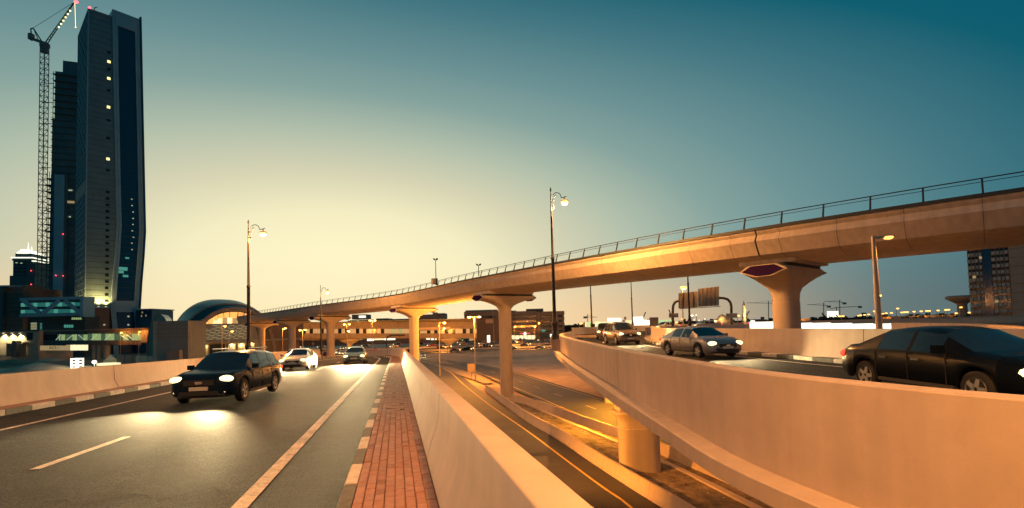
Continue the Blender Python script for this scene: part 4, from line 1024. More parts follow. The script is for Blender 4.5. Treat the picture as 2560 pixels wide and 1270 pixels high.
# ================================================================ BUILDINGS
M['stone'] = mat('tower_stone', (0.10, 0.22, 0.27), 0.8, noise=0.15, scale=0.15, streak=0.1)
M['stone_gap'] = mat('tower_joint', (0.05, 0.05, 0.045), 0.9)
M['frame'] = mat('tower_frame', (0.20, 0.42, 0.52), 0.75, noise=0.1, scale=0.1)
M['nglass'] = mat('navy_glass', (0.006, 0.06, 0.13), 0.12, spec=0.5)
M['win'] = mat('dark_window', (0.010, 0.016, 0.022), 0.15, spec=0.4)
M['winlit'] = mat('lit_window', (0.8, 0.7, 0.3), 0.5, emit=(1.0, 0.85, 0.32), es=1.6)
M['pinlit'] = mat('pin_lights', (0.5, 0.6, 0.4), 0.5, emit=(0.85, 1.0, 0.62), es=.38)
M['tealwin'] = mat('teal_lit_glass', (0.02, 0.06, 0.06), 0.2, emit=(0.05, 0.35, 0.30), es=0.30)
M['tealwin2'] = mat('bright_teal_glass', (0.02, 0.06, 0.06), 0.2, emit=(0.12, 0.52, 0.40), es=0.5)
M['greenlit'] = mat('green_lit_glass', (0.1, 0.14, 0.08), 0.2, emit=(0.55, 0.75, 0.30), es=0.45)
M['greendim'] = mat('dim_green_glass', (0.03, 0.06, 0.05), 0.2, emit=(0.16, 0.30, 0.16), es=0.30)
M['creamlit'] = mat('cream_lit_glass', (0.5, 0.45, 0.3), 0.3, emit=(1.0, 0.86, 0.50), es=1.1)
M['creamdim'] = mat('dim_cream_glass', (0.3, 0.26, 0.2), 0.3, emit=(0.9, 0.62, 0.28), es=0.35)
M['whitelit'] = mat('white_glow', (0.9, 0.9, 0.8), 0.4, emit=(1.0, 0.95, 0.72), es=1.6)
M['greenboard'] = mat('green_lightbox', (0.4, 0.6, 0.3), 0.4, emit=(0.62, 0.85, 0.42), es=0.75)
M['yelboard'] = mat('yellow_lightbox', (0.6, 0.6, 0.3), 0.4, emit=(0.90, 0.92, 0.48), es=0.95)
M['darkclad'] = mat('dark_cladding', (0.055, 0.095, 0.10), 0.6, noise=0.15, scale=0.4)
M['brownclad'] = mat('brown_cladding', (0.16, 0.125, 0.10), 0.7, noise=0.12, scale=0.3)
M['ribclad'] = mat('ribbed_cladding', (0.26, 0.21, 0.17), 0.7, noise=0.12, scale=0.3)
M['palewall'] = mat('pale_render', (0.42, 0.37, 0.29), 0.85, noise=0.12, scale=0.3)
M['shell'] = mat('station_shell', (0.30, 0.29, 0.25), 0.38, metal=0.45, noise=0.10, scale=0.4)
M['shelldark'] = mat('station_dark_glazing', (0.02, 0.026, 0.03), 0.25, spec=0.4)
M['amberpanel'] = mat('amber_lit_ceiling', (0.5, 0.3, 0.1), 0.5, emit=(1.0, 0.42, 0.10), es=1.3)
M['stationwall'] = mat('station_wall', (0.22, 0.25, 0.23), 0.6, noise=0.1, scale=0.4)
M['greyblock'] = mat('grey_station_block', (0.24, 0.25, 0.23), 0.7, noise=0.1, scale=0.3)
M['conc_raw'] = mat('raw_concrete', (0.07, 0.15, 0.18), 0.9, noise=0.2, scale=0.15)
M['slab'] = mat('car_park_concrete', (0.27, 0.23, 0.19), 0.85, noise=0.1, scale=0.3)
M['crane'] = mat('crane_steel', (0.16, 0.17, 0.16), 0.6)

def rect(pl, x0, y0, x1, y1, off_=0.0):
    """pixel rectangle -> (u0, u1, z0, z1) on plane pl"""
    ym, xm = (y0 + y1) / 2, (x0 + x1) / 2
    return pl.uz(x0, ym, off_)[0], pl.uz(x1, ym, off_)[0], pl.uz(xm, y1, off_)[1], pl.uz(xm, y0, off_)[1]
def rbox(pl, x0, y0, x1, y1, n0, n1, name, m, parent, zmin=None):
    u0, u1, z0, z1 = rect(pl, x0, y0, x1, y1)
    if zmin is not None: z0 = zmin
    return MB().plbox(pl, u0, u1, z0, z1, n0, n1).obj(name, m, parent)

# ---------------------------------------------------------------- main tower
T0 = P(222, 22, 300); ZT = T0.z
tw = empty('tower', (T0.x, T0.y, -.3), 'tall stone clad tower joined to a kinked navy glass slab', 'tower')
fa = Pl((T0.x, T0.y), 47.5); W1, DEP = 11.25, 42.0; WX = W1 + 3.6
MB().plbox(fa, .12, WX, -.3, ZT - .2, -DEP, -.15).obj('core', M['stone_gap'], tw)
z = 29.0; k = 0
while z < ZT - .5:
    h = min(3.45, ZT - z); MB().plbox(fa, 0, WX, z, z + h - .22, -.6, 0).obj('cladding_course', M['stone'], tw); z += 3.45
MB().plbox(fa, -.4, .15, 29, ZT + .3, -.6, .15).obj('corner_fin', M['frame'], tw)
MB().plbox(fa, 0, WX, ZT - 1.2, ZT + .3, -.6, .2).obj('parapet', M['stone'], tw)
fu = fa.uz(270, 400)[0]
for y in list(range(480, 760, 16)) + [130, 172, 225, 300, 345, 425]:
    u, zz = fa.uz(264.5 + (745 - y) * .008, y); MB().plbox(fa, fu - .9, fu + .9, zz - .75, zz + .75, -.2, .06).obj('window', M['win'], tw)
for y in (153, 195, 267, 397):
    u, zz = fa.uz(268, y); o = MB().plbox(fa, fu - .8, fu + .8, zz - .8, zz + .8, -.2, .08).obj('window', M['winlit'], tw)
# long side face: lattice of small recessed windows in a stone frame
fs = Pl((T0.x, T0.y), 47.5 + 90 - 180)       # plane running back-left; u negative goes back
lat = MB(); lw = MB()
nrow, ncol = 50, 9; zz0 = 29.5
for r in range(nrow + 1):
    z = zz0 + (ZT - zz0 - 1) * r / nrow; lat.plbox(fs, -DEP, -.2, z - .55, z + .55, -.1, .35)
for c in range(ncol + 1):
    u = -DEP + (DEP - .8) * c / ncol; lat.plbox(fs, u - .7, u + .7, zz0, ZT - 1, -.1, .32)
o = lat.obj('facade_lattice', M['stone'], tw); o['kind'] = 'stuff'
for r in range(nrow):
    for c in range(ncol):
        if (r + c) % 2: continue
        z = zz0 + (ZT - zz0 - 1) * (r + .5) / nrow; u = -DEP + (DEP - .8) * (c + .5) / ncol; lw.plbox(fs, u - 1.6, u + 1.2, z - 1.2, z + .6, -.1, .28)
o = lw.obj('infill_panels', M['stone'], tw); o['kind'] = 'stuff'
MB().plbox(fs, -DEP, -.3, *[fs.uz(200, y)[1] for y in (498, 470)], -.1, .5).obj('louvre_band', M['darkclad'], tw)
MB().plbox(fs, -DEP - .2, 0, ZT - 1.2, ZT + .2, -.3, .4).obj('parapet', M['stone'], tw)
q = P(224, 19, 301); MB().ball(q, .7, 8).obj('warning_light', M['red'], tw)
q = P(236, 24, 303); MB().path([q - Vector((0, 0, 4)), q + Vector((0, 0, 1.2)), q + Vector((1.8, 0, 1.4))], .25, 5).obj('roof_davit', M['crane'], tw)
# glass slab with a kinked frame
A0 = fa.w(W1 + .05, 0, 1.1); fg = Pl((A0.x, A0.y), 51.0); WG = 14.2; ZG = P(278, 22, A0.y).z
KZ = [(-.3, 2.3), (12, 2.0), (28, .6), (45, 1.4), (62, 2.5), (80, 3.3), (100, 2.7), (ZG, 0.0)]
def kink(z):
    for (a, p_), (b, q_) in zip(KZ, KZ[1:]):
        if z <= b: return p_ + (q_ - p_) * (z - a) / (b - a)
    return 0
def vstrip(u0, u1, z0, z1, n0, n1, nm, m, parent=tw, sub_=None):
    zs = [z0] + [z for z, _ in KZ if z0 < z < z1] + [z1]
    return MB().sweep([[fg.w(u0 + kink(z), z, n1), fg.w(u1 + kink(z), z, n1), fg.w(u1 + kink(z), z, n0), fg.w(u0 + kink(z), z, n0)] for z in zs]).obj(nm, m, parent)
vstrip(.05, WG - .05, -.3, ZG - .5, -40, -.9, 'slab_body', M['nglass'])
vstrip(0, 1.15, -.3, ZG, -1.4, 0, 'frame_post', M['frame']); vstrip(1.3, 2.5, -.3, ZG, -1.4, -.02, 'frame_post', M['frame'])
vstrip(WG - 2.5, WG - 1.35, -.3, ZG, -1.4, -.02, 'frame_post', M['frame']); vstrip(WG - 1.2, WG, -.3, ZG, -1.4, 0, 'frame_post', M['frame'])
vstrip(2.5, WG - 2.5, ZG - 9.5, ZG, -1.4, -.03, 'frame_head', M['frame'])
za, zb = fg.uz(310, 780)[1], fg.uz(310, 752)[1]; vstrip(2.5, WG - 2.5, za, zb, -1.4, -.05, 'transom', M['frame'])
MB().sweep([[fg.w(WG + .1 + kink(z), z, .8), fg.w(WG + 1.0 + kink(z), z, .8), fg.w(WG + 1.0 + kink(z), z, -38), fg.w(WG + .1 + kink(z), z, -38)] for z in (-.3, 12, 28, 45, 62, 78, 100, ZG + 1.5)]).obj('edge_fin', M['nglass'], tw)
z = 34.0
ml = MB()
while z < ZG - 12:
    ml.plbox(fg, 2.6 + kink(z), WG - 2.6 + kink(z), z, z + .25, -1.0, -.82); z += 3.6
o = ml.obj('floor_lines', mat('floor_line', (.03, .04, .05), .6), tw); o['kind'] = 'stuff'
for y in (498, 514, 530, 546, 561, 577, 593, 608, 624):
    u, zz = fg.uz(331 + rnd.uniform(-2, 3), y, -.8); MB().plbox(fg, u - .35, u + .35, zz - .3, zz + .3, -1.0, -.75).obj('lit_pane', M['pinlit'], tw)
for x, y, s in ((308, 672, 2.2), (302, 680, 1.5), (318, 645, 1.0), (314, 690, 1.4)):
    u, zz = fg.uz(x, y, -.8); MB().plbox(fg, u - s, u + s, zz - s * .5, zz + s * .5, -1.0, -.74).obj('lit_pane', M['tealwin2'], tw)
for x, y in ((321, 791), (321, 812)):
    u, zz = fg.uz(x, y, -.8); MB().plbox(fg, u - .5, u + .5, zz - .4, zz + .4, -1.0, -.7).obj('lit_pane', M['pinlit'], tw)
# base of the stone tower: dark recessed podium and warm floodlight on its ledge
MB().plbox(fa, -.9, W1 + .02, -.3, 28.2, -DEP, .9).obj('podium', M['brownclad'], tw)
MB().plbox(fa, -1.2, W1 + .02, 28.2, 28.9, -DEP, 1.6).obj('ledge', M['frame'], tw)
for u in (2.5, 6, 9.5):
    q = fa.w(u, 29.4, 2.6); MB().plbox(fa, u - .4, u + .4, 28.95, 29.3, 1.0, 1.5).obj('floodlight', M['creamlit'], tw)
    light('facade_floodlight', 'SPOT', fa.w(u, 29.5, 1.8), 24000, (1.0, .46, .13), tw, .3, fa.w(u, 40, .2), R_(110), .9)
for u in (-6, -18, -32):
    light('facade_floodlight', 'SPOT', fs.w(u, 29.3, 2.4), 9000, (1.0, .52, .17), tw, .3, fs.w(u, 42, .3), R_(110), .9)
u, zz = fa.uz(260, 812); MB().plbox(fa, u - .5, u + .5, zz - .4, zz + .4, .8, 1.0).obj('lit_pane', M['pinlit'], tw)

# ---------------------------------------------------------------- tower under construction + tower crane
ct = Pl((P(150, 500, 375).x, 375), 20)
e = empty('tower', ct.w(0, -.3), 'unfinished dark concrete tower with scaffolding behind the stone tower', 'tower')
def cseg(x0, y0, x1, y1, n0, n1, nm, m='conc_raw', zmin=None): return rbox(ct, x0, y0, x1, y1, n0, n1, nm, M[m], e, zmin)
cseg(136, 182, 215, 460, -26, 0, 'upper_shaft'); cseg(131, 300, 215, 460, -25, 1.0, 'shaft_step'); cseg(126, 440, 215, 860, -28, 1.2, 'lower_shaft', zmin=-.3)
cseg(152, 150, 215, 182, -22, -3, 'core_wall'); cseg(158, 143, 170, 151, -18, -10, 'formwork'); cseg(176, 146, 190, 151, -18, -12, 'formwork')
cseg(140, 440, 164, 860, 0, 4.0, 'lift_shaft', 'frame', -.3); cseg(152, 437, 170, 860, 0, 3.0, 'lift_shaft', 'conc_raw', -.3)
cseg(150, 460, 153, 500, 0, 4.2, 'cladding_strip', 'palewall')
for i in range(34):
    y = 190 + i * 16.2; x0 = 135 if y < 300 else (130 if y < 440 else 118 + 3 * math.sin(i)); cseg(x0, y, 214, y + 1.6, -20, 1.8, 'floor_slab', 'darkclad')
sc = MB()
for i in range(46):
    y = 186 + i * 12; u, zz = ct.uz(128 if y < 440 else 117, y); u2, _ = ct.uz(137, y); sc.tube(ct.w(u, zz, 1), ct.w(u2, zz, 1), .16, n=4)
    if i % 4 == 0 and y > 430: sc.tube(ct.w(u - 1, zz - 2, 1), ct.w(u2, zz + 2, 1), .3, n=4)
for x in (118, 123, 128): sc.tube(ct.w(*ct.uz(x, 745), 1.2), ct.w(*ct.uz(x + 8, 430 if x < 124 else 180), 1.2), .2, n=4)
o = sc.obj('scaffolding', M['crane'], e); o['kind'] = 'stuff'
for x, y in ((165, 588), (147, 690), (165, 691)): u, zz = ct.uz(x, y); MB().ball(ct.w(u, zz, 4.4), .3, 6).obj('warning_light', M['red'], e)
for x, y in ((176, 477), (181, 477), (177, 543)): u, zz = ct.uz(x, y); MB().plbox(ct, u - .5, u + .5, zz - .4, zz + .4, 1.0, 1.9).obj('work_light', M['pinlit'], e)
cseg(172, 504, 188, 509, 1.0, 2.2, 'work_light', 'creamdim')
cr = Pl((P(108, 500, 372).x, 372), 0)
e = empty('tower_crane', cr.w(0, -.3), 'tall luffing tower crane with lights strung along its raised jib', 'crane')
def CP(x, y, n=0.0): return cr.w(*cr.uz(x, y), n)
m_ = MB(); c0, c1 = CP(103.5, 760), CP(111.5, 118); w = 1.75
ch = [(-w, -w), (w, -w), (w, w), (-w, w)]
for a, b in ch: m_.tube(c0 + Vector((a, b, 0)), c1 + Vector((a, b, 0)), .26, n=4)
nb = 46
for i in range(nb):
    p, q = c0.lerp(c1, i / nb), c0.lerp(c1, (i + 1) / nb)
    for k in range(4):
        a, b = ch[k], ch[(k + 1) % 4]; m_.tube(p + Vector((*a, 0)), p + Vector((*b, 0)), .22, n=4)
        if k in (0, 2): m_.tube(p + Vector((*(a if i % 2 else b), 0)), q + Vector((*(b if i % 2 else a), 0)), .16, n=4)
m_.obj('mast', M['crane'], e)
tie = MB()
for y in (207, 255, 308, 367, 418, 462, 525, 578, 630): tie.path([CP(104, y), CP(135 if y < 440 else 122, y + 2)], .3, 4)
tie.obj('wall_tie', M['crane'], e)
t = CP(112, 112); MB().lathe(t - Vector((0, 0, 2)), [(2.2, -4), (2.6, 0), (3.2, .4), (3.2, 2.2), (2.0, 2.6)], 12).obj('slewing_ring', M['crane'], e)
MB().path([CP(122, 113), CP(112, 108), CP(78, 96)], 1.1, 6).obj('counter_jib', M['crane'], e); MB().box(CP(78, 92), (2.6, 3, 4.6)).obj('counterweight', M['crane'], e)
MB().path([CP(104, 103), CP(83, 70), CP(77, 72), CP(79, 90)], .45, 5).path([CP(83, 70), CP(96, 100)], .3, 4).obj('a_frame', M['crane'], e)
j0, j1 = CP(115, 109), CP(186, 5); jb = MB(); dj = (j1 - j0).normalized(); nj = Vector((-dj.z, 0, dj.x))
for o_ in (1.0, -1.0): jb.tube(j0 + nj * o_, j1 + nj * .35 * o_, .34, .25, n=4)
for i in range(16):
    a, b = j0.lerp(j1, i / 16), j0.lerp(j1, (i + 1) / 16); s0 = 1 - .65 * i / 16; jb.tube(a + nj * (s0 if i % 2 else -s0), b + nj * (-s0 if i % 2 else s0), .2, n=4)
jb.obj('jib', M['crane'], e)
MB().path([CP(83, 70), CP(92, 64), CP(183, 7)], .13, 4).obj('pendant_line', M['crane'], e)
for i in range(6): MB().ball(CP(147 + i * 5.7, 68 - i * 8.2), .55, 6).obj('jib_light', M['amber'], e)
MB().ball(CP(190, 5), 1.1, 8, (1.6, 1, .9)).obj('warning_light', M['red'], e); MB().ball(CP(189, 68), .4, 6).path([CP(189, 66), CP(187, 6)], .06, 4).obj('hook', M['amber'], e)

# ---------------------------------------------------------------- far tower with lit stepped crown
ft = Pl((P(60, 700, 700).x, 700), 12); e = empty('tower', ft.w(0, -.3), 'distant dark tower with bright outlined pagoda crown and spire', 'tower')
rbox(ft, 31, 652, 88, 860, -40, 0, 'shaft', M['darkclad'], e, -.3); rbox(ft, 70, 660, 93, 860, -40, 4, 'side_wing', M['darkclad'], e, -.3); rbox(ft, 31, 690, 93, 860, -44, 6, 'lower_shaft', M['darkclad'], e, -.3)
for x0, y0, x1, y1, lit in ((33, 646, 84, 652, 0), (31, 643.5, 85, 645.8, 1), (41, 634, 80, 643, 0), (45, 632, 76, 634.4, 1), (50, 628, 70, 632, 1), (55, 624, 66, 628, 1), (83, 652, 90, 654, 1)):
    rbox(ft, x0, y0, x1, y1, -30, 2 + lit, 'crown_tier' if not lit else 'crown_light', M['whitelit'] if lit else M['darkclad'], e)
for x, y in ((60.5, 604), (69, 614)): MB().tube(ft.w(*ft.uz(x, 628), -8), ft.w(*ft.uz(x, y), -8), 1.0, .2, 6).obj('spire', M['whitelit'], e)
for i in range(7):
    for j in range(6): rbox(ft, 36 + j * 8.5, 660 + i * 9, 41 + j * 8.5, 663.5 + i * 9, 0, .5, 'window', M['win'], e)
for x, y in ((86, 678), (86, 712)): MB().ball(ft.w(*ft.uz(x, y), 6.5), .6, 6).obj('warning_light', M['red'], e)
for x, y in ((40, 656), (52, 657)): rbox(ft, x, y, x + 4, y + 2, 0, 1, 'window', M['pinlit'], e)

# ---------------------------------------------------------------- brown block, truss bridge, low dark blocks
bb = Pl((P(25, 780, 285).x, 285), 6); e = empty('building', bb.w(0, -.3), 'dark brown block beside the end of the truss footbridge', 'building')
rbox(bb, -80, 720, 7, 840, -30, 0, 'wall', M['darkclad'], e, -.3); rbox(bb, 7, 717, 50, 840, -30, -2, 'wall', M['brownclad'], e, -.3); rbox(bb, -80, 714, 26, 718, -28, .8, 'roof', M['frame'], e)
for i in range(9): rbox(bb, 7.5, 724 + i * 11, 50, 724.8 + i * 11, -2.2, -1.7, 'cladding_joint', M['stone_gap'], e)
rbox(bb, 14, 709, 34, 717, -20, -8, 'roof_plant', M['crane'], e)
bt = Pl((P(130, 770, 280).x, 280), 3); e = empty('footbridge', bt.w(0, 20), 'enclosed truss footbridge with teal lit glazing between two blocks', 'footbridge')
for x0, y0, x1, y1, m in ((50, 743, 209, 750, 'frame'), (50, 783, 209, 790.5, 'frame'), (51, 766.5, 207, 773, 'darkclad'), (51, 750, 207, 756, 'darkclad')): rbox(bt, x0, y0, x1, y1, -7, .4 if m == 'frame' else 0, 'chord' if m == 'frame' else 'spandrel', M[m], e)
for i in range(15):
    x0, x1 = 51.5 + i * 10.35, 51.5 + (i + 1) * 10.35 - .9
    rbox(bt, x0, 756, x1, 766.5, -1, -.1, 'pane', M['tealwin' if i % 3 else 'tealwin2'], e); rbox(bt, x0, 773, x1, 783, -1, -.1, 'pane', M['tealwin2' if i % 4 == 0 else 'tealwin'], e)
rbox(bt, 51, 750, 207, 783, -6.8, -2, 'core', M['darkclad'], e)
for a, b in (((58, 750), (104, 784)), ((108, 784), (151, 751)), ((163, 751), (205, 784))):
    p, q = bt.w(*bt.uz(*a), .1), bt.w(*bt.uz(*b), .1); d = (q - p).normalized(); n = Vector((-d.z, 0, d.x)) * 1.0
    MB().sweep([[p + n, q + n, q - n, p - n], [v + bt.n * .8 for v in (p + n, q + n, q - n, p - n)]]).obj('diagonal', M['frame'], e)
rbox(bt, 203, 741, 211, 792, -7.5, .9, 'end_post', M['frame'], e)
# dark podium behind and below the truss bridge
pd = Pl((P(150, 810, 292).x, 292), 4); e = empty('building', pd.w(0, -.3), 'low dark podium building below the truss footbridge', 'building')
rbox(pd, 50, 792, 212, 880, -30, 0, 'wall', M['darkclad'], e, -.3)
for i in range(5): rbox(pd, 78, 807 + i * 3.6, 92, 809 + i * 3.6, 0, .3, 'window', M['creamdim' if i % 2 else 'pinlit'], e)
for i in range(5): rbox(pd, 101, 808 + i * 3.4, 105, 809.6 + i * 3.4, 0, .3, 'window', M['tealwin2'], e)
for i in range(5): rbox(pd, 180 + i * 5, 794, 183.4 + i * 5, 799, 0, .3, 'window', M['greenlit'], e)
for i in range(4): rbox(pd, 161 + i * 6, 812, 165 + i * 6, 819, 0, .3, 'window', M['tealwin2'], e)
db = Pl((P(362, 790, 315).x, 315), 0); e = empty('building', db.w(0, -.3), 'small dark glass block beside the kinked glass slab', 'building')
rbox(db, 340, 775, 379, 870, -20, 0, 'wall', M['nglass'], e, -.3); rbox(db, 342, 772, 383, 774.5, -20, 1.2, 'roof', M['frame'], e)
for x, y in ((364, 787), (353, 788), (355, 779)): rbox(db, x, y, x + 2.2, y + 4, 0, .2, 'window', M['creamdim'], e)

# ---------------------------------------------------------------- glazed footbridge in front of the towers
fb = Pl((P(240, 840, 245).x, 245), 5); e = empty('footbridge', fb.w(0, 7), 'long glazed footbridge on round columns in front of the towers', 'footbridge')
rbox(fb, 97, 829, 218, 866, -6, -.3, 'core', M['darkclad'], e); rbox(fb, 218, 825, 380, 858, -6, -.3, 'core', M['darkclad'], e)
rbox(fb, 97, 826.5, 219, 828.5, -6.5, .5, 'roof', M['ribclad'], e); rbox(fb, 216, 821.5, 380, 823.6, -6.5, .6, 'roof', M['ribclad'], e)
def bands(x0, x1, n, yr, yt, yb, ye, mats_top, mats_glass, mats_low):
    for i in range(n):
        a, b = x0 + (x1 - x0) * i / n + .25, x0 + (x1 - x0) * (i + 1) / n - .25
        rbox(fb, a, yr, b, yt, -.3, .1, 'cladding_panel', M[mats_top(i)], e); rbox(fb, a, yt + .3, b, yb - .3, -.3, 0, 'pane', M[mats_glass(i)], e); rbox(fb, a, yb, b, ye, -.3, .1, 'cladding_panel', M[mats_low(i)], e)
bands(97, 218, 13, 829, 836, 851, 866, lambda i: 'darkclad', lambda i: 'win' if i < 5 else ('greendim' if i % 3 else 'greenlit'), lambda i: 'darkclad')
bands(219, 352, 12, 824, 834, 851, 865 if False else 862, lambda i: 'brownclad', lambda i: ('greenlit' if i in (1, 2, 4, 5, 8, 10, 11) else 'greendim'), lambda i: 'brownclad')
bands(352, 380, 3, 824, 834, 851, 856, lambda i: 'ribclad', lambda i: 'ribclad', lambda i: 'ribclad')
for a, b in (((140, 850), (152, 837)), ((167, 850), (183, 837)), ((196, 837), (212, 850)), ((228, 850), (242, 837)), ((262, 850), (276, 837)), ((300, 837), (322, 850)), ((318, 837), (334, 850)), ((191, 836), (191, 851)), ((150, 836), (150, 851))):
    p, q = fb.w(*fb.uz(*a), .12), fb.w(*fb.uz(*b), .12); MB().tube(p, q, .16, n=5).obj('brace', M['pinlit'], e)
for x, r in ((227, 1.1), (239, 1.0), (258, 1.35)):
    q = fb.w(*fb.uz(x, 864), -2.5); MB().tube((q.x, q.y, -.3), q + Vector((0, 0, 1)), r, n=18).obj('column', M['palewall'], e, 50)
q = fb.w(*fb.uz(367, 858), -2); MB().tube((q.x, q.y, -.3), q, 1.2, n=12).obj('column', M['conc_dark'], e, 50)
for x, y in ((312, 831), (357, 829)):
    q = fb.w(*fb.uz(x, y), 3.0); sodium_lamp(Vector((q.x, q.y, -.2)), q.z + .2, (1, 0), ['sodium lamp before the brown panels of the glazed footbridge', 'sodium lamp before the pale end of the glazed footbridge'][x > 330], 1800, .1, 1, .2, far=True, bulb=.45)
# ---------------------------------------------------------------- lit pale wall building and letters hoarding
pw = Pl((P(50, 860, 240).x, 240), 3); e = empty('building', pw.w(0, -.3), 'pale panelled building side washed by three warm wall lights', 'building')
rbox(pw, -60, 828, 97, 900, -20, -.2, 'core', M['palewall'], e, -.3); rbox(pw, -60, 826, 98, 829, -20, .6, 'roof', M['darkclad'], e)
for i in range(-4, 6):
    for j in range(4): rbox(pw, i * 16 + .3, 830 + j * 14.5, i * 16 + 15.7, 844 + j * 14.5, -.2, .08 + .04 * ((i * 7 + j * 3) % 3), 'wall_panel', M['palewall'], e)
for x in (-12, 13, 34, 54):
    q = pw.w(*pw.uz(x, 833), .9); MB().box(q, (.8, .5, .3)).obj('wall_light', M['creamlit'], e); light('wall_wash', 'SPOT', q - Vector((0, 0, .4)), 6500, (1.0, .74, .36), e, .2, q - Vector((0, -.55, 8)), R_(120), .9)
rbox(pw, 68, 832, 83, 850, .1, .3, 'window', M['win'], e); rbox(pw, 64, 855, 84, 858, .1, 1.4, 'canopy', M['palewall'], e)
for x0, y0, x1, y1 in ((31, 858, 41, 890), (44, 852, 56, 892), (62, 858, 68, 890)): rbox(pw, x0, y0, x1, y1, .5, 3.0, 'formwork_tower', M['conc_dark'], e)
rbox(pw, 4, 884, 14, 893, 3, 5, 'site_box', M['conc_dark'], e)
ac = Pl((P(150, 870, 225).x, 225), 4); e = empty('hoarding', ac.w(0, -.3), 'pale lit site hoarding with dark letters under the glazed footbridge', 'hoarding')
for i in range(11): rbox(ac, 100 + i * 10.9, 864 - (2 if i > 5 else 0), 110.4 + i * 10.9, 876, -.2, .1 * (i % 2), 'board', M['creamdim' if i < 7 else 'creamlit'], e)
for k, ch_ in enumerate('ACSI'):
    cu = bpy.data.curves.new('letter', 'FONT'); cu.body = ch_; cu.size = 1.7; cu.extrude = .03; cu.materials.append(M['plastic'])
    to = bpy.data.objects.new('letter_curve', cu); lm_ = bpy.data.meshes.new_from_object(to); bpy.data.objects.remove(to)
    o = bpy.data.objects.new('letter', lm_); COL.objects.link(o); o.parent = e; o.matrix_parent_inverse = e.matrix_basis.inverted()
    u, zz = ac.uz(124 + k * 7.2, 872.5); w_ = ac.w(u, zz, .35); o.matrix_basis = Matrix.Translation(w_) @ Matrix.Rotation(R_(4), 4, 'Z') @ Matrix.Rotation(R_(90), 4, 'X')
for i, (x, c) in enumerate(((112, 'black'), (126, 'white'), (160, 'silver'), (180, 'black'), (200, 'grey'), (222, 'black'))):
    q = G(x, 885, 0); far_car('suv', c, (q.x, q.y, -.28), (1, .08), '%s car parked on the dark site before the letter hoarding' % c, 'cars parked by the hoarding')

# ---------------------------------------------------------------- building site left of the carriageway
def mound(x, y, rx, rz, lab, m='dirt'):
    c = G(x, y, 0); mb = MB(); n = 18; v = []
    for j in range(6):
        for i in range(n):
            a = 2 * math.pi * i / n; r = rx * (1 - j / 5.5) * (1 + .18 * math.sin(3 * a + x) + .08 * rnd.random()); v.append((c.x + r * math.cos(a), c.y + r * math.sin(a) * .8, -.3 + rz * (j / 5) ** .8 + .12 * rnd.random()))
    mb.add(v, [(j * n + i, j * n + (i + 1) % n, (j + 1) * n + (i + 1) % n, (j + 1) * n + i) for j in range(5) for i in range(n)] + [tuple(5 * n + i for i in range(n))])
    tag(mb.obj('earth_mound', M[m], None, 50), lab, 'mound')
mound(95, 922, 9, 2.4, 'pale heap of excavated earth on the building site', 'sand'); mound(35, 912, 13, 2.6, 'dark heap of excavated earth before the pale wall'); mound(130, 902, 7, 1.6, 'low rubble heap behind the white stair tower', 'sand'); mound(60, 938, 8, 1.2, 'flat dark earth heap nearest the salmon parapet')
e = empty('scaffold_stair_tower', P(187, 925, 175), 'white scaffold stair tower with light put into its colour on the building site', 'scaffold')
sp = Pl((P(187, 900, 175).x, 175), 0)
for x in (177.5, 194.5):
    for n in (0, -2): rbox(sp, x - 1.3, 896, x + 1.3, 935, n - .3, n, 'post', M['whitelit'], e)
for y in (896, 904, 912, 920): rbox(sp, 176, y, 196, y + 3.4, -2.2, .05, 'landing', M['whitelit'], e)  # posts and landings are no lamps: their brightness is emission in the material
rbox(sp, 198, 916, 211, 924, -3, 0, 'site_cabin', M['creamdim'], e)
light('site_light', 'POINT', sp.w(*sp.uz(187, 905), 4), 900, (1, .9, .6), e, .5)
q = P(236, 905, 180); e = tag(MB().ball(q, .8, 8, (1, 1, .9)).tube((q.x, q.y, -.3), q, .1, n=5).obj('site_floodlight', M['whitelit']), 'bright round work light on the building site', 'floodlight')
cbn = Pl((P(290, 905, 190).x, 190), 8); e = empty('site_cabin', cbn.w(0, -.3), 'pale green site cabin with a pitched roof beside the columns', 'cabin')
rbox(cbn, 258, 899, 312, 935, -5, 0, 'wall', mat('cabin_paint', (.22, .24, .17), .7), e, -.3)
u0, u1, z0, z1 = rect(cbn, 264, 886, 292, 899); MB().plpoly(cbn, [(u0, z0), (u1, z0), (u1 - 1, z0 + (z1 - z0) * .55), ((u0 + u1) / 2, z1), (u0 + 1, z0 + (z1 - z0) * .55)], -4.5, .3).obj('roof', M['palewall'], e)
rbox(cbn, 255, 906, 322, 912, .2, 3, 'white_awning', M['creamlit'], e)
hf = Pl((P(360, 900, 185).x, 185), -14); e = empty('hoarding', hf.w(0, -.3), 'pale corrugated site fence behind the salmon parapet', 'hoarding')
for i in range(14): rbox(hf, 292 + i * 9.6, 886 + i * .6, 301 + i * 9.6, 920, -.15, .12 * (i % 2), 'board', M['palewall' if i > 4 else 'conc_dark'], e, -.3)

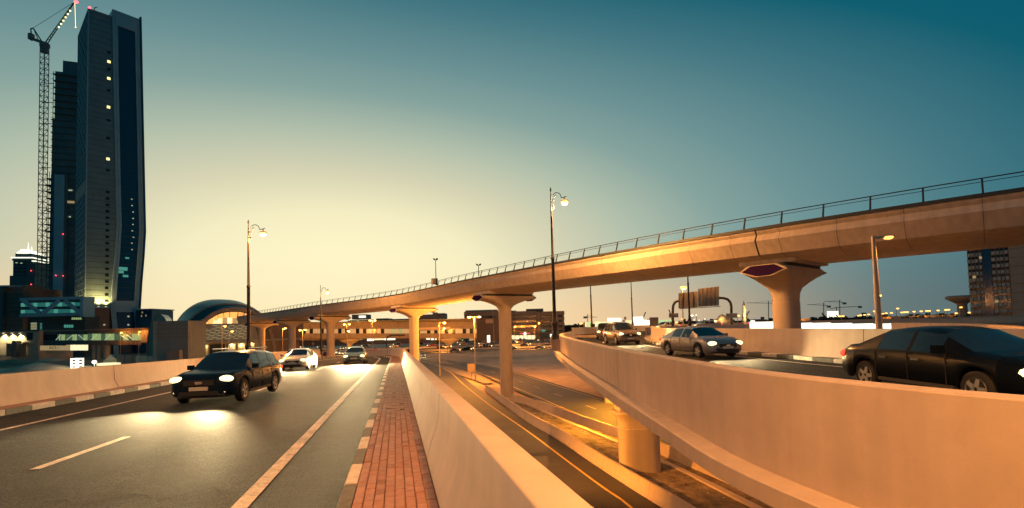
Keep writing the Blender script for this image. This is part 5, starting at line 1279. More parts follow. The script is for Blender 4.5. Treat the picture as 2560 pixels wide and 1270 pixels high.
# ---------------------------------------------------------------- station: side block, small vault and the great shell
gb = Pl((P(425, 850, 168).x, 168), 6); e = empty('building', gb.w(0, -.3), 'plain grey station block with four pale horizontal bands', 'building')
rbox(gb, 394, 802, 470, 900, -12, 0, 'wall', M['greyblock'], e, -.3); rbox(gb, 380, 803, 394, 900, -12, -.6, 'pilaster', M['palewall'], e, -.3)
for y in (810, 821, 832, 841.5): rbox(gb, 392, y, 471, y + 2.4, -.2, .22, 'band', M['ribclad'], e)
rbox(gb, 441, 874, 473, 900, 4, 6, 'low_wall', M['ribclad'], e, -.3)
q = P(429, 889, 190); MB().ball(q, .35, 8).tube(q - Vector((0, 0, 3)), q, .07, n=5).obj('globe_lamp', M['creamlit'], e)
sv = P(398, 800, 222); e = empty('vaulted_roof', (sv.x, sv.y, 0), 'small dark vaulted roof behind the grey station block', 'roof')
MB().sweep([[Vector((sv.x + a * 5.2 * math.cos(math.pi * i / 14) + d * -.4, sv.y + d, -.3 + 20.2 * math.sin(math.pi * i / 14) ** .7)) for i in range(15)] for a, d in ((1.0, 0), (1.0, 10))]).obj('vault', M['shell'], e, 40)
MB().sweep([[Vector((sv.x + r * 5.3 * math.cos(math.pi * i / 14), sv.y - .3, -.3 + (20.2 + (r - 1) * 8) * math.sin(math.pi * i / 14) ** .7)) for i in range(15)] for r in (1.02, .93)], closed=False).obj('rim', M['ribclad'], e)
# great shell
SA = Vector((-.70, .714, 0)).normalized(); SN = Vector((.714, .70, 0)).normalized()     # axis away from the viewer, lateral axis to the right
SCn = P(588, 840, 190); SC0 = Vector((SCn.x, SCn.y, 0))
st = empty('metro_station', SC0, 'metro station with a bronze shell roof and glowing amber arch', 'station')
def arch(t, W, Hh, zb, n=24, pw_=.62, sh=0.0, a0=0.0, a1=math.pi):
    r = []
    for i in range(n + 1):
        th = a0 + (a1 - a0) * i / n; c_, s_ = math.cos(th), math.sin(th)
        q = SC0 + SA * t + SN * (W * math.copysign(abs(c_) ** .85, c_) + sh); r.append(Vector((q.x, q.y, zb + Hh * max(0, s_) ** .9)))
    return r
MB().sweep([arch(t, W, Hh, -.3, 32) for t, W, Hh in ((7, 18.2, 22.6), (11, 18.8, 23.6), (16, 18.8, 24.6), (22, 18.0, 25.0), (30, 16.5, 24.6), (40, 14, 23), (50, 10.5, 19), (58, 6.5, 13), (63, 3, 7))], closed=False).obj('outer_shell', M['shell'], st, 40)
MB().sweep([arch(7, 18.2, 22.6, -.3, 32), arch(6.6, 17.6, 21.9, -.3, 32)], closed=False).obj('shell_edge', M['ribclad'], st, 40)
MB().sweep([arch(6.7, 17.7, 22.0, -.3, 32), arch(1.0, 14.6, 20.0, -.3, 32)], closed=False).obj('side_glazing', M['shelldark'], st, 40)
rim = MB(); A_, B_ = arch(0, 15.1, 20.6, -.3, 32), arch(0, 13.9, 19.3, -.3, 32); A2, B2_ = [v + SA * 1.6 for v in A_], [v + SA * 1.6 for v in B_]
rim.sweep([[A_[i], B_[i], B2_[i], A2[i]] for i in range(33)]); rim.obj('arch_rim', M['ribclad'], st, 40)
MB().add(arch(4.0, 14.0, 19.4, -.3, 32), [tuple(range(33))]).obj('rear_wall', M['shelldark'], st)
# fan of amber ceiling panels
nf = 15
for k in range(nf):
    t0 = R_(38 + k * (122 / nf)); t1 = R_(38 + (k + .86) * (122 / nf))
    def fp(th, rr, dz): 
        c_, s_ = math.cos(th), math.sin(th); q = SC0 + SA * (1.0 + dz) + SN * (13.8 * rr * math.copysign(abs(c_) ** .85, c_) + (1 - rr) * 1.0); return Vector((q.x, q.y, -.3 + 19.2 * rr * s_ ** .9 + (1 - rr) * 2.0))
    MB().sweep([[fp(t0, .985, 0), fp(t1, .985, 0), fp(t1, .74, 2.6), fp(t0, .74, 2.6)], [fp(t0, .985, .3), fp(t1, .985, .3), fp(t1, .74, 2.9), fp(t0, .74, 2.9)]]).obj('ceiling_panel', M['amberpanel'], st)
sp2 = Pl((SC0.x, SC0.y), math.degrees(math.atan2(SN.y, SN.x)))
for k in range(9):
    u = -10.5 + k * 1.7; MB().plbox(sp2, u, u + 1.45, 14.2, 15.9 + .6 * math.sin(k / 8 * 3.1), -2.2, -2.0).obj('pane', M['creamlit' if k in (2, 3, 5) else 'creamdim'], st)
MB().plbox(sp2, 1.5, 11, 13.6, 16.2, -2.5, -1.0).obj('concourse_box', M['greyblock'], st)
# slotted front wall with pale light slits
MB().plpoly(sp2, [(-13.5, 7.9), (9.0, 7.9), (6.5, 14.2), (-10.4, 14.2)], -3.0, .35).obj('front_wall', M['stationwall'], st)
for r in range(9):
    for c in range(6):
        u = -12.3 + c * 2.9 + (1.35 if r % 2 else 0) + r * .2; z = 8.5 + r * .62
        if u + 1.9 < 5.5 and not (c == 0 and r > 6): MB().plbox(sp2, u, u + 1.9, z, z + .11, .2, .45).obj('light_slit', M['pinlit'], st)
MB().plpoly(sp2, [(7.5, 7.6), (26, 7.6), (26, 14.0), (12.5, 14.0)], -6, -.6).obj('side_wall', M['brownclad'], st)
MB().plpoly(sp2, [(6.8, 13.6), (13.2, 13.6), (9.6, 7.6), (8.6, 7.6)], -1, .6).obj('sloping_pier', M['darkclad'], st)
# street level: dark recess with warm lit bays
MB().plbox(sp2, -16, 24, -.3, 7.4, -6, -.2).obj('base_wall', M['brownclad'], st); MB().plbox(sp2, -17, 25, 7.2, 7.9, -6, 1.6).obj('canopy', M['stationwall'], st)
for k, u in enumerate((-13.0, -10.2, -1.2, 2.2, 5.6)):
    MB().plbox(sp2, u - 1.25, u + 1.25, -.2, 6.6, -.2, .1).obj('bay', M['palewall'], st); q = sp2.w(u, 6.4, .75)
    MB().plbox(sp2, u - .3, u + .3, 6.4, 6.7, .3, .8).obj('downlight', M['creamlit'], st); light('bay_light', 'POINT', q - Vector((0, 0, .35)), 260, (1, .74, .30), st, .15)
MB().plbox(sp2, -8.4, -3.4, -.2, 6.6, -.2, .05).obj('doorway', M['win'], st)

# ---------------------------------------------------------------- covered walkway across the highway
wy = Pl((P(900, 830, 262).x, 262), 3); e = empty('footbridge', wy.w(0, 7), 'long covered walkway with ribbed cladding and lit windows over the highway', 'footbridge')
rbox(wy, 640, 805, 1192, 847, -6, -.4, 'core', M['brownclad'], e); rbox(wy, 640, 802.5, 1192, 804.6, -7, .8, 'roof', M['stationwall'], e)
nW = 62
for i in range(nW):
    a, b = 640 + 552 * i / nW + .2, 640 + 552 * (i + 1) / nW - .2; g = (i * 37 + i * i * 11) % 10
    rbox(wy, a, 805, b, 821.5, -.4, .1, 'cladding_panel', M['ribclad'], e); rbox(wy, a, 822, b, 833.5, -.4, -.05, 'pane', M['creamdim' if g in (1, 4, 8) else 'greenlit' if g in (3, 7) or i in (38, 39, 40, 42, 43) else 'creamlit' if g == 5 else 'win'], e)
    rbox(wy, a, 834, b, 846, -.4, .12, 'cladding_panel', M['ribclad'], e)
rbox(wy, 1036, 818, 1126, 823.5, .3, .6, 'banner', mat('pale_banner', (.55, .42, .33), .7), e); rbox(wy, 1036, 823.5, 1126, 826, .2, .5, 'banner_frame', M['stationwall'], e)
for x in (870, 1121):
    u, zz = wy.uz(x, 847); c = wy.w(u, 0, -3.2)
    MB().lathe((c.x, c.y, -.3), [(1.2, 0), (1.2, zz - 3.4), (1.6, zz - 2.6), (4.6, zz - 1.0), (5.6, zz - .3), (5.6, zz + .3)], 20, 1, .5).obj('pier', M['conc_pier'], e, 40)
# ---------------------------------------------------------------- lit shop front, mall, car park beyond the highway
ml_ = Pl((P(1000, 850, 372).x, 372), 3); e = empty('building', ml_.w(0, -.3), 'long mall front with glowing shop windows beneath the covered walkway', 'building')
rbox(ml_, 640, 842, 1200, 875, -20, 0, 'wall', M['brownclad'], e, -.3)
for x0, x1, y0, y1, m in ((918, 935, 834, 852, 'whitelit'), (936, 960, 835, 850, 'creamlit'), (961, 988, 833, 850, 'whitelit'), (890, 916, 838, 842, 'whitelit'), (882, 890, 840, 850, 'creamlit'), (898, 906, 843, 850, 'creamdim'), (1066, 1075, 842, 849, 'whitelit'), (1078, 1084, 842, 850, 'whitelit'), (1087, 1092, 842, 850, 'creamlit'), (758, 778, 842, 848, 'creamdim'), (790, 812, 840, 846, 'creamdim'), (700, 720, 841, 846, 'greenlit')): rbox(ml_, x0, y0, x1, y1, 0, .3, 'shop_window', M[m], e)
for i in range(6): rbox(ml_, 1036 + i * 4.8, 843, 1040 + i * 4.8, 851, 0, .3, 'panel', M['ribclad'], e)
hb = Pl((P(960, 800, 450).x, 450), 2); e = empty('building', hb.w(0, -.3), 'long low brown building with a lit roof sign behind the walkway', 'building')
rbox(hb, 870, 798, 1065, 880, -30, 0, 'wall', M['brownclad'], e, -.3); rbox(hb, 878, 786, 914, 798, -20, -2, 'roof_plant', M['ribclad'], e); rbox(hb, 896, 789, 913, 794, -2, -1.4, 'lit_sign', M['whitelit'], e); rbox(hb, 940, 796, 970, 800, -20, .6, 'roof_plant', M['darkclad'], e)
for i in range(34): rbox(hb, 872 + i * 5.6, 800 + (i * 7 % 3) * 1.2, 874 + i * 5.6, 802 + (i * 7 % 3) * 1.2, 0, .4, 'window', M['creamdim' if i % 4 else 'creamlit'], e)
b3 = Pl((P(1090, 800, 410).x, 410), 2); e = empty('building', b3.w(0, -.3), 'low office block with narrow upright windows beside the viaduct pier', 'building')
rbox(b3, 1030, 786, 1112, 880, -25, 0, 'wall', M['ribclad'], e, -.3); rbox(b3, 1082, 781, 1092, 803, -10, .6, 'stair_core', M['stationwall'], e); rbox(b3, 1092, 783, 1112, 787, -20, .3, 'roof_plant', M['darkclad'], e)
for i in range(15): rbox(b3, 1034 + i * 5.1, 797, 1036.6 + i * 5.1, 803, -.1, .2, 'window', M['win'], e)
# stair and glass entrance at the end of the walkway
en = Pl((P(1150, 840, 362).x, 362), 3); e = empty('building', en.w(0, -.3), 'dark glass entrance hall with escalator at the end of the walkway', 'building')
rbox(en, 1120, 832, 1192, 880, -8, 0, 'hall', M['nglass'], e, -.3); rbox(en, 1189, 795, 1250, 880, -20, .6, 'stone_wall', M['brownclad'], e, -.3)
for i in range(9): rbox(en, 1122 + i * 8, 832, 1122.6 + i * 8, 862, 0, .2, 'mullion', M['stationwall'], e)
p, q = en.w(*en.uz(1126, 849), .4), en.w(*en.uz(1147, 833), .4); MB().tube(p, q, .22, n=5).obj('escalator_light', M['pinlit'], e)
p, q = en.w(*en.uz(1143, 856), .4), en.w(*en.uz(1160, 832), .4); MB().tube(p, q, .35, n=5).obj('stair_stringer', M['ribclad'], e)
for x, y in ((1150, 838), (1156, 834), (1149, 845), (1155, 848)): rbox(en, x, y, x + 3, y + 4, 0, .3, 'pane', M['greenlit'], e)
rbox(en, 1173, 838, 1186, 852, 0, .6, 'doorway', M['creamdim'], e); rbox(en, 1214, 798, 1232, 808, .6, .9, 'sign_board', mat('pale_banner', (.55, .42, .33), .7), e)
cp = Pl((P(1340, 810, 392).x, 392), -2); e = empty('car_park', cp.w(0, -.3), 'multi storey car park with curved deck fronts and open dark levels', 'car park')
rbox(cp, 1160, 782, 1410, 870, -40, -3.5, 'core', M['nglass'], e, -.3); rbox(cp, 1160, 778, 1290, 790, -38, 0, 'parapet', M['slab'], e); rbox(cp, 1315, 771, 1359, 779, -25, -8, 'roof_plant', M['darkclad'], e); rbox(cp, 1160, 774, 1240, 778, -25, -8, 'roof_plant', M['stationwall'], e)
for r, (y0, y1) in enumerate(((778, 788), (793, 800), (806, 813), (819, 826), (830, 838))):
    u0, u1, z0, z1 = rect(cp, 1281, y0, 1341, y1); nS = 12
    MB().sweep([[cp.w(u0 + (u1 - u0) * i / nS, z, d + 3.2 * math.sin(math.pi * i / nS) ** .6) for d, z in ((-3.5, z0), (0, z0), (0, z1), (-3.5, z1))] for i in range(nS + 1)]).obj('curved_deck', M['slab'], e)
    rbox(cp, 1352, y0, 1411, y1, -6, 0, 'deck_front', M['slab'], e); rbox(cp, 1232, y0 + 10, 1282, y1 + 10, -5, -.4, 'deck_front', M['slab'], e)
for x0, x1 in ((1341, 1352), (1385, 1396), (1407, 1411), (1280, 1283)): rbox(cp, x0, 779, x1, 870, -6, .8, 'pillar', M['slab'], e, -.3)
rbox(cp, 1278, 838, 1345, 862, -3, 1.0, 'shop_wall', M['slab'], e, -.3); rbox(cp, 1345, 832, 1412, 870, -3, 1.2, 'lower_wall', M['darkclad'], e, -.3)
for i in range(6): rbox(cp, 1279 + i * 10, 838, 1288 + i * 10, 848, .9, 1.4, 'shop_window', M['creamlit'], e)
rbox(cp, 1300, 832.5, 1325, 834, 3, 3.5, 'red_sign', mat('red_neon', (.8, .1, .1), .5, emit=(1, .15, .15), es=1.2), e)
u, z = cp.uz(1312.5, 834); c = cp.w(u, z, 4.2); MB().ball(c, 1.15, 12, (1, .3, .95)).ball(c + Vector((.05, 0, 1.0)), .55, 8, (.5, .3, 1.1)).obj('emblem', M['whitelit'], e)
for x0, x1, y0, y1, m in ((1375, 1388, 835, 842, 'whitelit'), (1354, 1363, 824, 829, 'tealwin2'), (1232, 1238, 828, 849, 'whitelit'), (1243, 1247, 836, 840, 'creamlit'), (1232, 1240, 824, 829, 'tealwin2')): rbox(cp, x0, y0, x1, y1, 1, 1.6, 'lit_sign', M[m], e)
for x, y in ((1292, 804), (1316, 803), (1318, 802), (1302, 816), (1310, 817), (1322, 817), (1384, 813), (1402, 805), (1409, 815), (1238, 794), (1240, 794), (1250, 796)): rbox(cp, x, y, x + 1.6, y + 1.6, -3.4, -3.0 if x < 1281 else -2.9, 'deck_lamp', M['creamlit'], e)
q = G(1222, 870, 0); e = empty('advertising_column', (q.x, q.y, -.3), 'white glowing advertising column beside the far highway', 'sign')
c0, c1 = P(1218, 856, q.y), P(1225, 838, q.y); MB().box(c0.lerp(c1, .5), (c1.x - c0.x, .6, c1.z - c0.z)).obj('light_box', M['whitelit'], e); MB().tube((q.x, q.y, -.3), (q.x, q.y, c0.z), .2, n=6).obj('post', M['galv'], e)
q = P(1204, 836, 240)
# small gantry by the far pier
e = empty('gantry_sign', P(966, 874, 150), 'small curved sign gantry beyond the end of the foreground road', 'road sign')
gp = [P(966, 880, 150), P(966, 850, 150)] + [P(966 + 14 * (1 - math.cos(t)), 850 - 12 * math.sin(t), 150) for t in (.5, 1, 1.57)] + [P(1012, 838, 150)]; MB().path(gp, .22, 6).obj('frame', M['gant'], e)
# ================================================================ DISTANT SURROUNDINGS
# checkered apartment tower
rt = Pl((P(2480, 720, 190).x, 190), -48); e = empty('tower', rt.w(0, -.3), 'apartment tower with checkered balconies standing beside the mushroom water tower', 'tower')
M['apt'] = mat('apartment_wall', (.32, .27, .22), .8, noise=.12, scale=.2); M['aptbal'] = mat('balcony_front', (.42, .40, .37), .8, noise=.2, scale=.3)
u0, u1, _, _ = rect(rt, 2424, 700, 2700, 720); zt = rt.uz(2480, 520)[1]
MB().plbox(rt, u0, u1, -.3, zt, -16, -.8).obj('wall', M['apt'], e); ua, ub = rt.uz(2527, 700)[0], u1; MB().plbox(rt, ua, ub, -.3, zt, -.8, 1.2).obj('end_wall', M['apt'], e)
for i in range(9):
    z = rt.uz(2540, 600 + i * 22)[1]; MB().plbox(rt, ua, ub, z, z + .12, 1.1, 1.24).obj('course_joint', M['stone_gap'], e)
uc0, uc1 = rt.uz(2459, 700)[0], rt.uz(2481, 700)[0]; MB().plbox(rt, uc0, uc1, 2, zt, -.8, .25).obj('glazed_stair', M['nglass'], e)
bal = None; cols = [(2421, 2430), (2431, 2440), (2441, 2449), (2451, 2458), (2482, 2492), (2494, 2503), (2504, 2513), (2515, 2525)]
nr = 19
for c, (a, b) in enumerate(cols):
    ca, cb = rt.uz(a, 700)[0], rt.uz(b, 700)[0]
    for r in range(nr):
        z = 3.2 + r * (zt - 4) / nr; h = (zt - 4) / nr; prj = .9 if (r + c) % 2 else .35
        MB().plbox(rt, ca + .05, cb - .05, z, z + h * .52, -.8, prj).obj('balcony', M['aptbal'], e)
        MB().plbox(rt, ca + .05, cb - .05, z + h * .54, z + h * .97, -.8, -.66).obj('window', M['creamdim'] if (c, r) in ((3, 11), (4, 4), (1, 8)) else M['win'], e)
rbox(rt, 2420, 797, 2700, 806, -14, 3, 'podium_slab', M['apt'], e); rbox(rt, 2424, 806, 2700, 830, -14, 1, 'podium', M['darkclad'], e, -.3)
for x0, x1 in ((2425, 2443), (2514, 2526)): rbox(rt, x0, 801, x1, 809, 3, 3.6, 'lit_sign', M['whitelit'], e)
rbox(rt, 2410, 805, 2424, 809, 3, 3.5, 'red_sign', mat('red_neon', (.8, .1, .1), .5, emit=(1, .15, .15), es=1.2), e)
# mushroom water tower
q = P(2408, 806, 330); zt = P(2408, 743, 330).z; e = empty('water_tower', (q.x, q.y, -.3), 'concrete mushroom water tower beside the checkered apartment tower', 'water tower')
MB().lathe((q.x, q.y, -.3), [(3.2, 0), (2.6, zt - 4.5), (3.4, zt - 3.6)], 20).obj('stem', M['slab'], e, 50); MB().lathe((q.x, q.y, -.3), [(3.4, zt - 3.6), (8.2, zt - .6), (8.4, zt), (8.4, zt + .9), (7.0, zt + 1.4)], 28).obj('bowl', M['slab'], e, 40)
# rows of distant road lamps
DL = [(2103, 790, 200), (2182, 778, 210), (2240, 771, 215), (2265, 780, 260), (2282, 779, 280), (2300, 778, 280), (2320, 777, 270), (2342, 776, 260), (2361, 775, 250), (2368, 774, 255), (2398, 768, 200), (2388, 783, 300), (2427, 781, 240), (2213, 783, 330), (2226, 782, 320), (2160, 787, 500), (2170, 786, 480), (2150, 788, 560), (2192, 785, 420), (2205, 784, 380), (2252, 781, 300), (2145, 789, 600), (1449, 809, 260), (1703, 797, 240), (1843, 789, 220), (1688, 806, 260)]
for i, (x, y, D) in enumerate(DL):
    q = P(x, y, D); sodium_lamp(Vector((q.x, q.y, -.3)), q.z + .3, (1, 0), 'small glowing sodium lamp in the distant lamp rows beyond the ramp', 0, .10 + D * .0004, 2 if i % 3 == 0 and D < 300 else 1, .4, 'distant lamp rows', far=True, bulb=.12 + D * .0021)
for x, y, D in ((1728, 789, 520), (1732, 789, 520), (1741, 788, 530), (1762, 798, 600), (1735, 800, 600), (1748, 801, 620)):
    q = P(x, y, D); e = empty('floodlight_mast', (q.x, q.y, -.3), 'tiny pale floodlight mast below the gantry sign', 'mast', 'tiny floodlight masts'); MB().tube((q.x, q.y, -.3), q, .3, n=5).obj('pole', M['crane'], e); MB().ball(q, .9, 6).obj('lamp', M['whitelit'], e)
q0, q1 = P(1709, 830, 84), P(1707, 718, 84); sodium_lamp(Vector((q0.x, q0.y, 8.9)), q1.z - 8.9, (1, 0), 'tall sodium lamp post rising above the gantry sign', 2500, .12, 1, .05, bulb=.5)
# mosque
q = P(1862, 812, 420); e = empty('mosque_minaret', (q.x, q.y, -.3), 'floodlit minaret with gallery and pointed top', 'minaret')
def zpx(y, D, x=1862): return P(x, y, D).z
M['minstone'] = mat('minaret_stone', (.48, .38, .26), .8, noise=.1, scale=.2)
MB().box((q.x, q.y, (zpx(786, 420) - .3) / 2), (3.2, 3.2, zpx(786, 420) + .3)).obj('base_shaft', M['minstone'], e)
MB().lathe((q.x, q.y, 0), [(1.2, zpx(786, 420)), (1.2, zpx(777, 420)), (1.7, zpx(776, 420)), (1.7, zpx(774.5, 420)), (1.0, zpx(774, 420)), (1.0, zpx(764, 420)), (1.2, zpx(763, 420)), (.7, zpx(759, 420)), (.12, zpx(752, 420))], 10).obj('upper_shaft', M['minstone'], e, 40)
for y, pw_ in ((784, 1500), (774, 800)): light('minaret_floodlight', 'POINT', (q.x, q.y - 3.2, zpx(y, 420) + 1), pw_, (1, .62, .22), e, .3)
light('minaret_floodlight', 'POINT', (q.x, q.y - 5, 13), 2500, (1, .62, .22), e, .3)
q = P(1805, 808, 420); e = empty('mosque_dome', (q.x, q.y, -.3), 'floodlit mosque with a small dome below the gantry beam', 'mosque'); zr = zpx(800, 420, 1805)
MB().box((q.x, q.y, zr / 2), (15, 10, zr)).obj('hall', M['minstone'], e); MB().lathe((q.x, q.y - 1, zr), [(4.0, 0), (4.1, 1.0), (3.6, 2.4), (2.2, 3.8), (.5, 4.6), (.1, 5.6)], 16).obj('dome', M['minstone'], e, 50); MB().lathe((q.x + 5.5, q.y - 1, zr), [(1.5, 0), (1.5, .6), (.9, 1.5), (.1, 2.2)], 12).obj('side_dome', M['minstone'], e, 50)
light('dome_floodlight', 'POINT', (q.x - 4, q.y - 8, zr + 1), 2600, (1, .62, .22), e, .3)
# lit white hoarding behind the ramp
hz_ = Pl((P(2060, 812, 60).x, 60), -3); e = empty('billboard', hz_.w(0, 4), 'long glowing white billboard on posts behind the inner ramp parapet', 'billboard')
for i, (x0, x1, yt) in enumerate(((1877, 1938, 804.5), (1880, 1888, 801), (1998, 2030, 807), (2031, 2078, 807), (2079, 2130, 808), (2131, 2182, 809), (2183, 2240, 809))): rbox(hz_, x0, yt, x1 - .6, 829, -.3, .02 * i, 'panel', M['whitelit'], e)
for x in (1885, 1930, 2005, 2070, 2130, 2190, 2235): q = hz_.w(*hz_.uz(x, 829), -.4); MB().tube((q.x, q.y, -.3), q, .15, n=6).obj('post', M['gant'], e)
# green and yellow light boards beyond the ramp bend
gb_ = Pl((P(1560, 810, 150).x, 150), 0); e = empty('billboard', gb_.w(0, 4), 'row of green and yellow light boards beyond the ramp bend', 'billboard')
for x0, x1, y0, y1, m in ((1459, 1463, 806, 824, 'palewall'), (1464, 1478, 805, 826, 'greenboard'), (1488, 1501, 804, 826, 'yelboard'), (1501, 1507, 804, 826, 'greenboard'), (1507, 1532, 804.5, 826, 'yelboard'), (1533, 1562, 806, 826, 'creamdim'), (1563, 1585, 801, 826, 'yelboard'), (1585, 1624, 800, 826, 'whitelit'), (1645, 1681, 799.5, 815, 'greenboard'), (1580, 1608, 792, 800, 'whitelit'), (1519, 1525, 795, 804, 'whitelit'), (1526, 1533, 795, 804, 'whitelit'), (1534, 1541, 795, 803.5, 'whitelit'), (1542, 1546, 795, 803.5, 'whitelit'), (1547, 1553, 795, 803.5, 'whitelit')): rbox(gb_, x0, y0, x1, y1, -.3, .1, 'panel', M[m], e)
for x in (1462, 1500, 1548, 1584, 1622, 1650, 1678): q = gb_.w(*gb_.uz(x, 824), -.4); MB().tube((q.x, q.y, -.3), q, .2, n=6).obj('post', M['gant'], e)
small_sign(1563, 792, 799, 2.6, 140, 'small framed sign above the light boards', 826); small_sign(1559, 800, 808, 2.6, 138, 'dark small sign before the light boards', 826)
# distant tower cranes
def far_crane(x, yb, yt, D, j0, j1, yj, lab):
    pl = Pl((P(x, yb, D).x, D), 0); w = lambda a, b: pl.w(*pl.uz(a, b)); e = empty('tower_crane', pl.w(0, -.3), lab, 'crane', 'distant tower cranes')
    b = w(x, yb); b.z = -.3; MB().tube(b, w(x, yt), .0008 * D, n=4).obj('mast', M['crane'], e); MB().path([w(j0, yj[0]), w(x, (yj[0] + yj[1]) / 2), w(j1, yj[1])], .0006 * D, 4).obj('jib', M['crane'], e)
    MB().path([w(j0 + (x - j0) * .3, yj[0]), w(x, yt), w(j1 + (x - j1) * .2, yj[1])], .0002 * D, 3).obj('pendant_line', M['crane'], e); MB().box(w(j1, yj[1] + 1.5), (.007 * D, 1, .004 * D)).obj('counterweight', M['crane'], e)
far_crane(1921, 806, 752, 500, 1867, 1934, (757, 759), 'distant tower crane between the minaret and the viaduct pier'); far_crane(2059, 800, 757, 600, 2018, 2072, (761, 765), 'distant tower crane with its jib towards the viaduct pier'); far_crane(2099, 800, 750, 600, 2060, 2111, (753, 757), 'taller distant tower crane beside the other one')
far_crane(2091, 800, 768, 900, 2075, 2150, (772, 766), 'smallest distant tower crane behind the taller one'); far_crane(1469, 822, 786, 500, 1492, 1463, (793, 792), 'distant tower crane above the green light boards')
for a, b, lab in (((1606, 800), (1614, 780), 'slanting crane jib above the white light board'), ((1679, 790), (1672, 774), 'slanting crane jib beside the gantry leg'), ((2063, 800), (2055, 782), 'slanting crane jib above the distant trees'), ((1867, 787), (1873, 778), 'slanting crane jib beside the minaret')):
    tag(MB().path([P(a[0], a[1] + 20, 400), P(*a, 400), P(*b, 400)], .5, 4).obj('mobile_crane_jib', M['crane']), lab, 'crane')
# distant dark trees: each its own crown of leaf clumps
M['leaf'] = mat('distant_foliage', (.035, .05, .03), .9, noise=.3, scale=.3); M['bark'] = mat('bark', (.06, .045, .03), .9)
def tree_mesh(seed, palm=False):
    r = random.Random(seed); tr = MB().tube((0, 0, 0), (0, 0, .55), .035, .02, 6)
    for k in range(4): a = k * 1.6; tr.tube((0, 0, .4), (.22 * math.cos(a), .22 * math.sin(a), .68), .015, .006, 4)
    cr = MB()
    for k in range(150):
        a, t, rr = r.uniform(0, 6.283), math.acos(r.uniform(-.55, 1)), r.uniform(.5, 1) ** .6
        lob = 1 + .25 * math.sin(3 * a + seed) ; c = Vector((.46 * rr * lob * math.sin(t) * math.cos(a), .40 * rr * lob * math.sin(t) * math.sin(a), .62 + .36 * rr * math.cos(t)))
        s = r.uniform(.035, .085)
        for q in range(3):
            d = Vector((r.uniform(-1, 1), r.uniform(-1, 1), r.uniform(-1, 1))).normalized() * s; f = d.orthogonal().normalized() * s * .7
            o = c + Vector((r.uniform(-1, 1), r.uniform(-1, 1), r.uniform(-1, 1))) * s; cr.add([o - d, o + f, o + d, o - f], [(0, 1, 2, 3)])
    return tr.mesh('trunk', M['bark']), cr.mesh('crown', M['leaf'])
TM = [tree_mesh(s) for s in range(5)]
def tree(pos, h, w, k, lab, grp):
    e = empty('tree', pos, lab, 'tree', grp, k * 1.3); mw = Matrix.Translation(Vector(pos)) @ Matrix.Rotation(k * 1.3, 4, 'Z') @ Matrix.Diagonal((w, w, h, 1))
    inst(TM[k % 5][0], 'trunk', e, mw); inst(TM[k % 5][1], 'crown', e, mw)
k = 0
for x0, x1, yt, D, n, lab, grp in ((2040, 2180, 792, 330, 12, 'dark distant tree behind the white billboard', 'trees behind the billboard'), (2255, 2440, 791, 250, 16, 'dark distant tree below the lamp rows', 'trees below the lamp rows'), (1405, 1460, 815, 420, 8, 'dark distant tree beside the car park', 'trees beside the car park'), (1690, 1860, 806, 460, 14, 'dark distant tree behind the slip road', 'trees behind the slip road'), (1880, 1940, 800, 460, 6, 'dark distant tree beside the minaret', 'trees beside the minaret'), (1270, 1350, 848, 360, 4, 'low bush before the lit car park shops', 'bushes before the car park'), (1085, 1100, 848, 300, 2, 'dark bush beside the covered walkway pier', 'bushes by the walkway'), (1180, 1205, 852, 330, 3, 'low shrub before the entrance hall', 'shrubs before the entrance')):
    for i in range(n):
        x = x0 + (x1 - x0) * (i + rnd.random() * .8) / n; d = D * rnd.uniform(.95, 1.08); q = P(x, yt + rnd.uniform(-2, 3.5), d); h = q.z + .3
        h = max(h, 2.0); tree((q.x, q.y, -.3), h, h * rnd.uniform(.75, 1.15), k, lab, grp); k += 1
tl = MB()     # far belt of trees and city that reads as one dark mass along the horizon
r = random.Random(3)
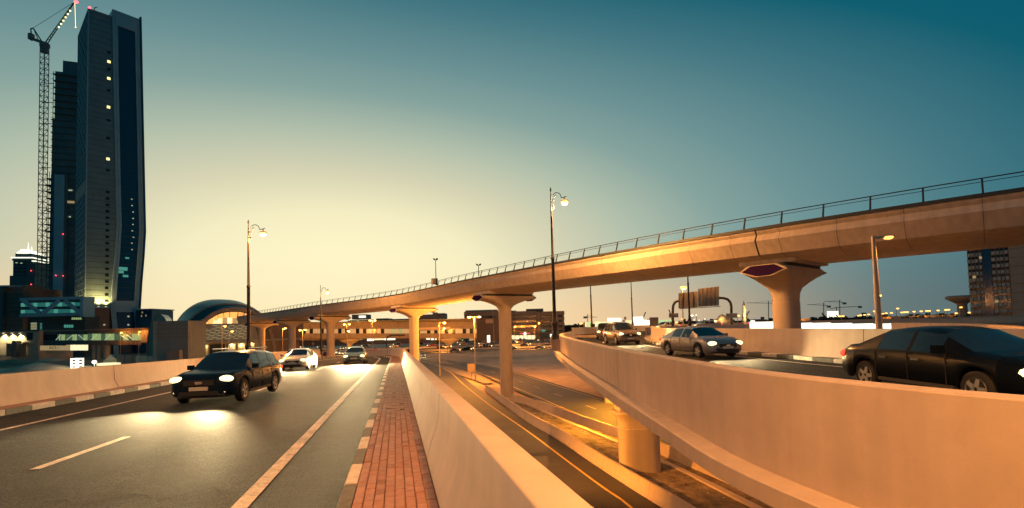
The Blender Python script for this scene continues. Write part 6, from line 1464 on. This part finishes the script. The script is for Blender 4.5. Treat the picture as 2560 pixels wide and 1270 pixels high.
for i in range(520):
    a = R_(-60 + 120 * i / 520); D = 1500; x, y = D * math.sin(a), D * math.cos(a); h = 9 + 7 * abs(math.sin(i * .37)) * r.random() + (6 if r.random() < .08 else 0)
    tl.box((x, y, h / 2 - .3), (9, 6, h), -a)
tag(tl.obj('treeline', M['leaf']), 'low dark belt of far trees and roofs along the horizon', 'treeline', kind='stuff')
# far city windows as low lit houses
for i, (x, y, D, w, h, m) in enumerate(((1990, 799, 330, 14, 6, 'minstone'), (2290, 791, 300, 24, 7, 'minstone'), (2330, 790, 310, 22, 8, 'minstone'), (1770, 803, 400, 16, 6, 'minstone'), (2080, 797, 520, 30, 9, 'palewall'), (2215, 793, 420, 26, 8, 'minstone'))):
    q = P(x, y, D); e = empty('house', (q.x, q.y, -.3), ['low lit house beside the viaduct pier', 'long low building under the lamp rows', 'second low building under the lamp rows', 'small lit house behind the slip road', 'pale block behind the distant cranes', 'orange lit block behind the sodium pole'][i], 'house')
    MB().box((q.x, q.y, (q.z - .3) / 2), (w, 8, q.z + .3)).obj('wall', M[m], e); MB().box((q.x, q.y, q.z + .25), (w + .8, 8.8, .4)).obj('roof', M['slab'], e)
    for k2 in range(5): MB().box((q.x - w * .4 + w * .2 * k2, q.y - 4.02, q.z - 2.2), (w * .1, .1, 1.4)).obj('window', M['creamlit' if (k2 + i) % 3 else 'win'], e)
    light('house_light', 'POINT', (q.x, q.y - 9, q.z + 1), 3000, SODIUM, e, .4)
q = P(2082, 788, 560); e = tag(MB().box(q, (12, 1, 9)).tube((q.x, q.y, -.3), q, .5, n=5).obj('light_board', M['whitelit']), 'small white light board above the distant trees', 'billboard')
# highway lamps
for i, (t, d) in enumerate(((-90, 30), (-45, 30), (0, 30), (45, 30), (90, 30), (-70, 68), (-15, 68), (40, 68), (95, 68), (140, 30))):
    q = HW(t, d, -.2); sodium_lamp(q, 10.5, (hu[0], hu[1]), 'sodium lamp on the median of the far highway', 30000, .1, 1, .5, 'lamps along the far highway', far=True, bulb=.35)
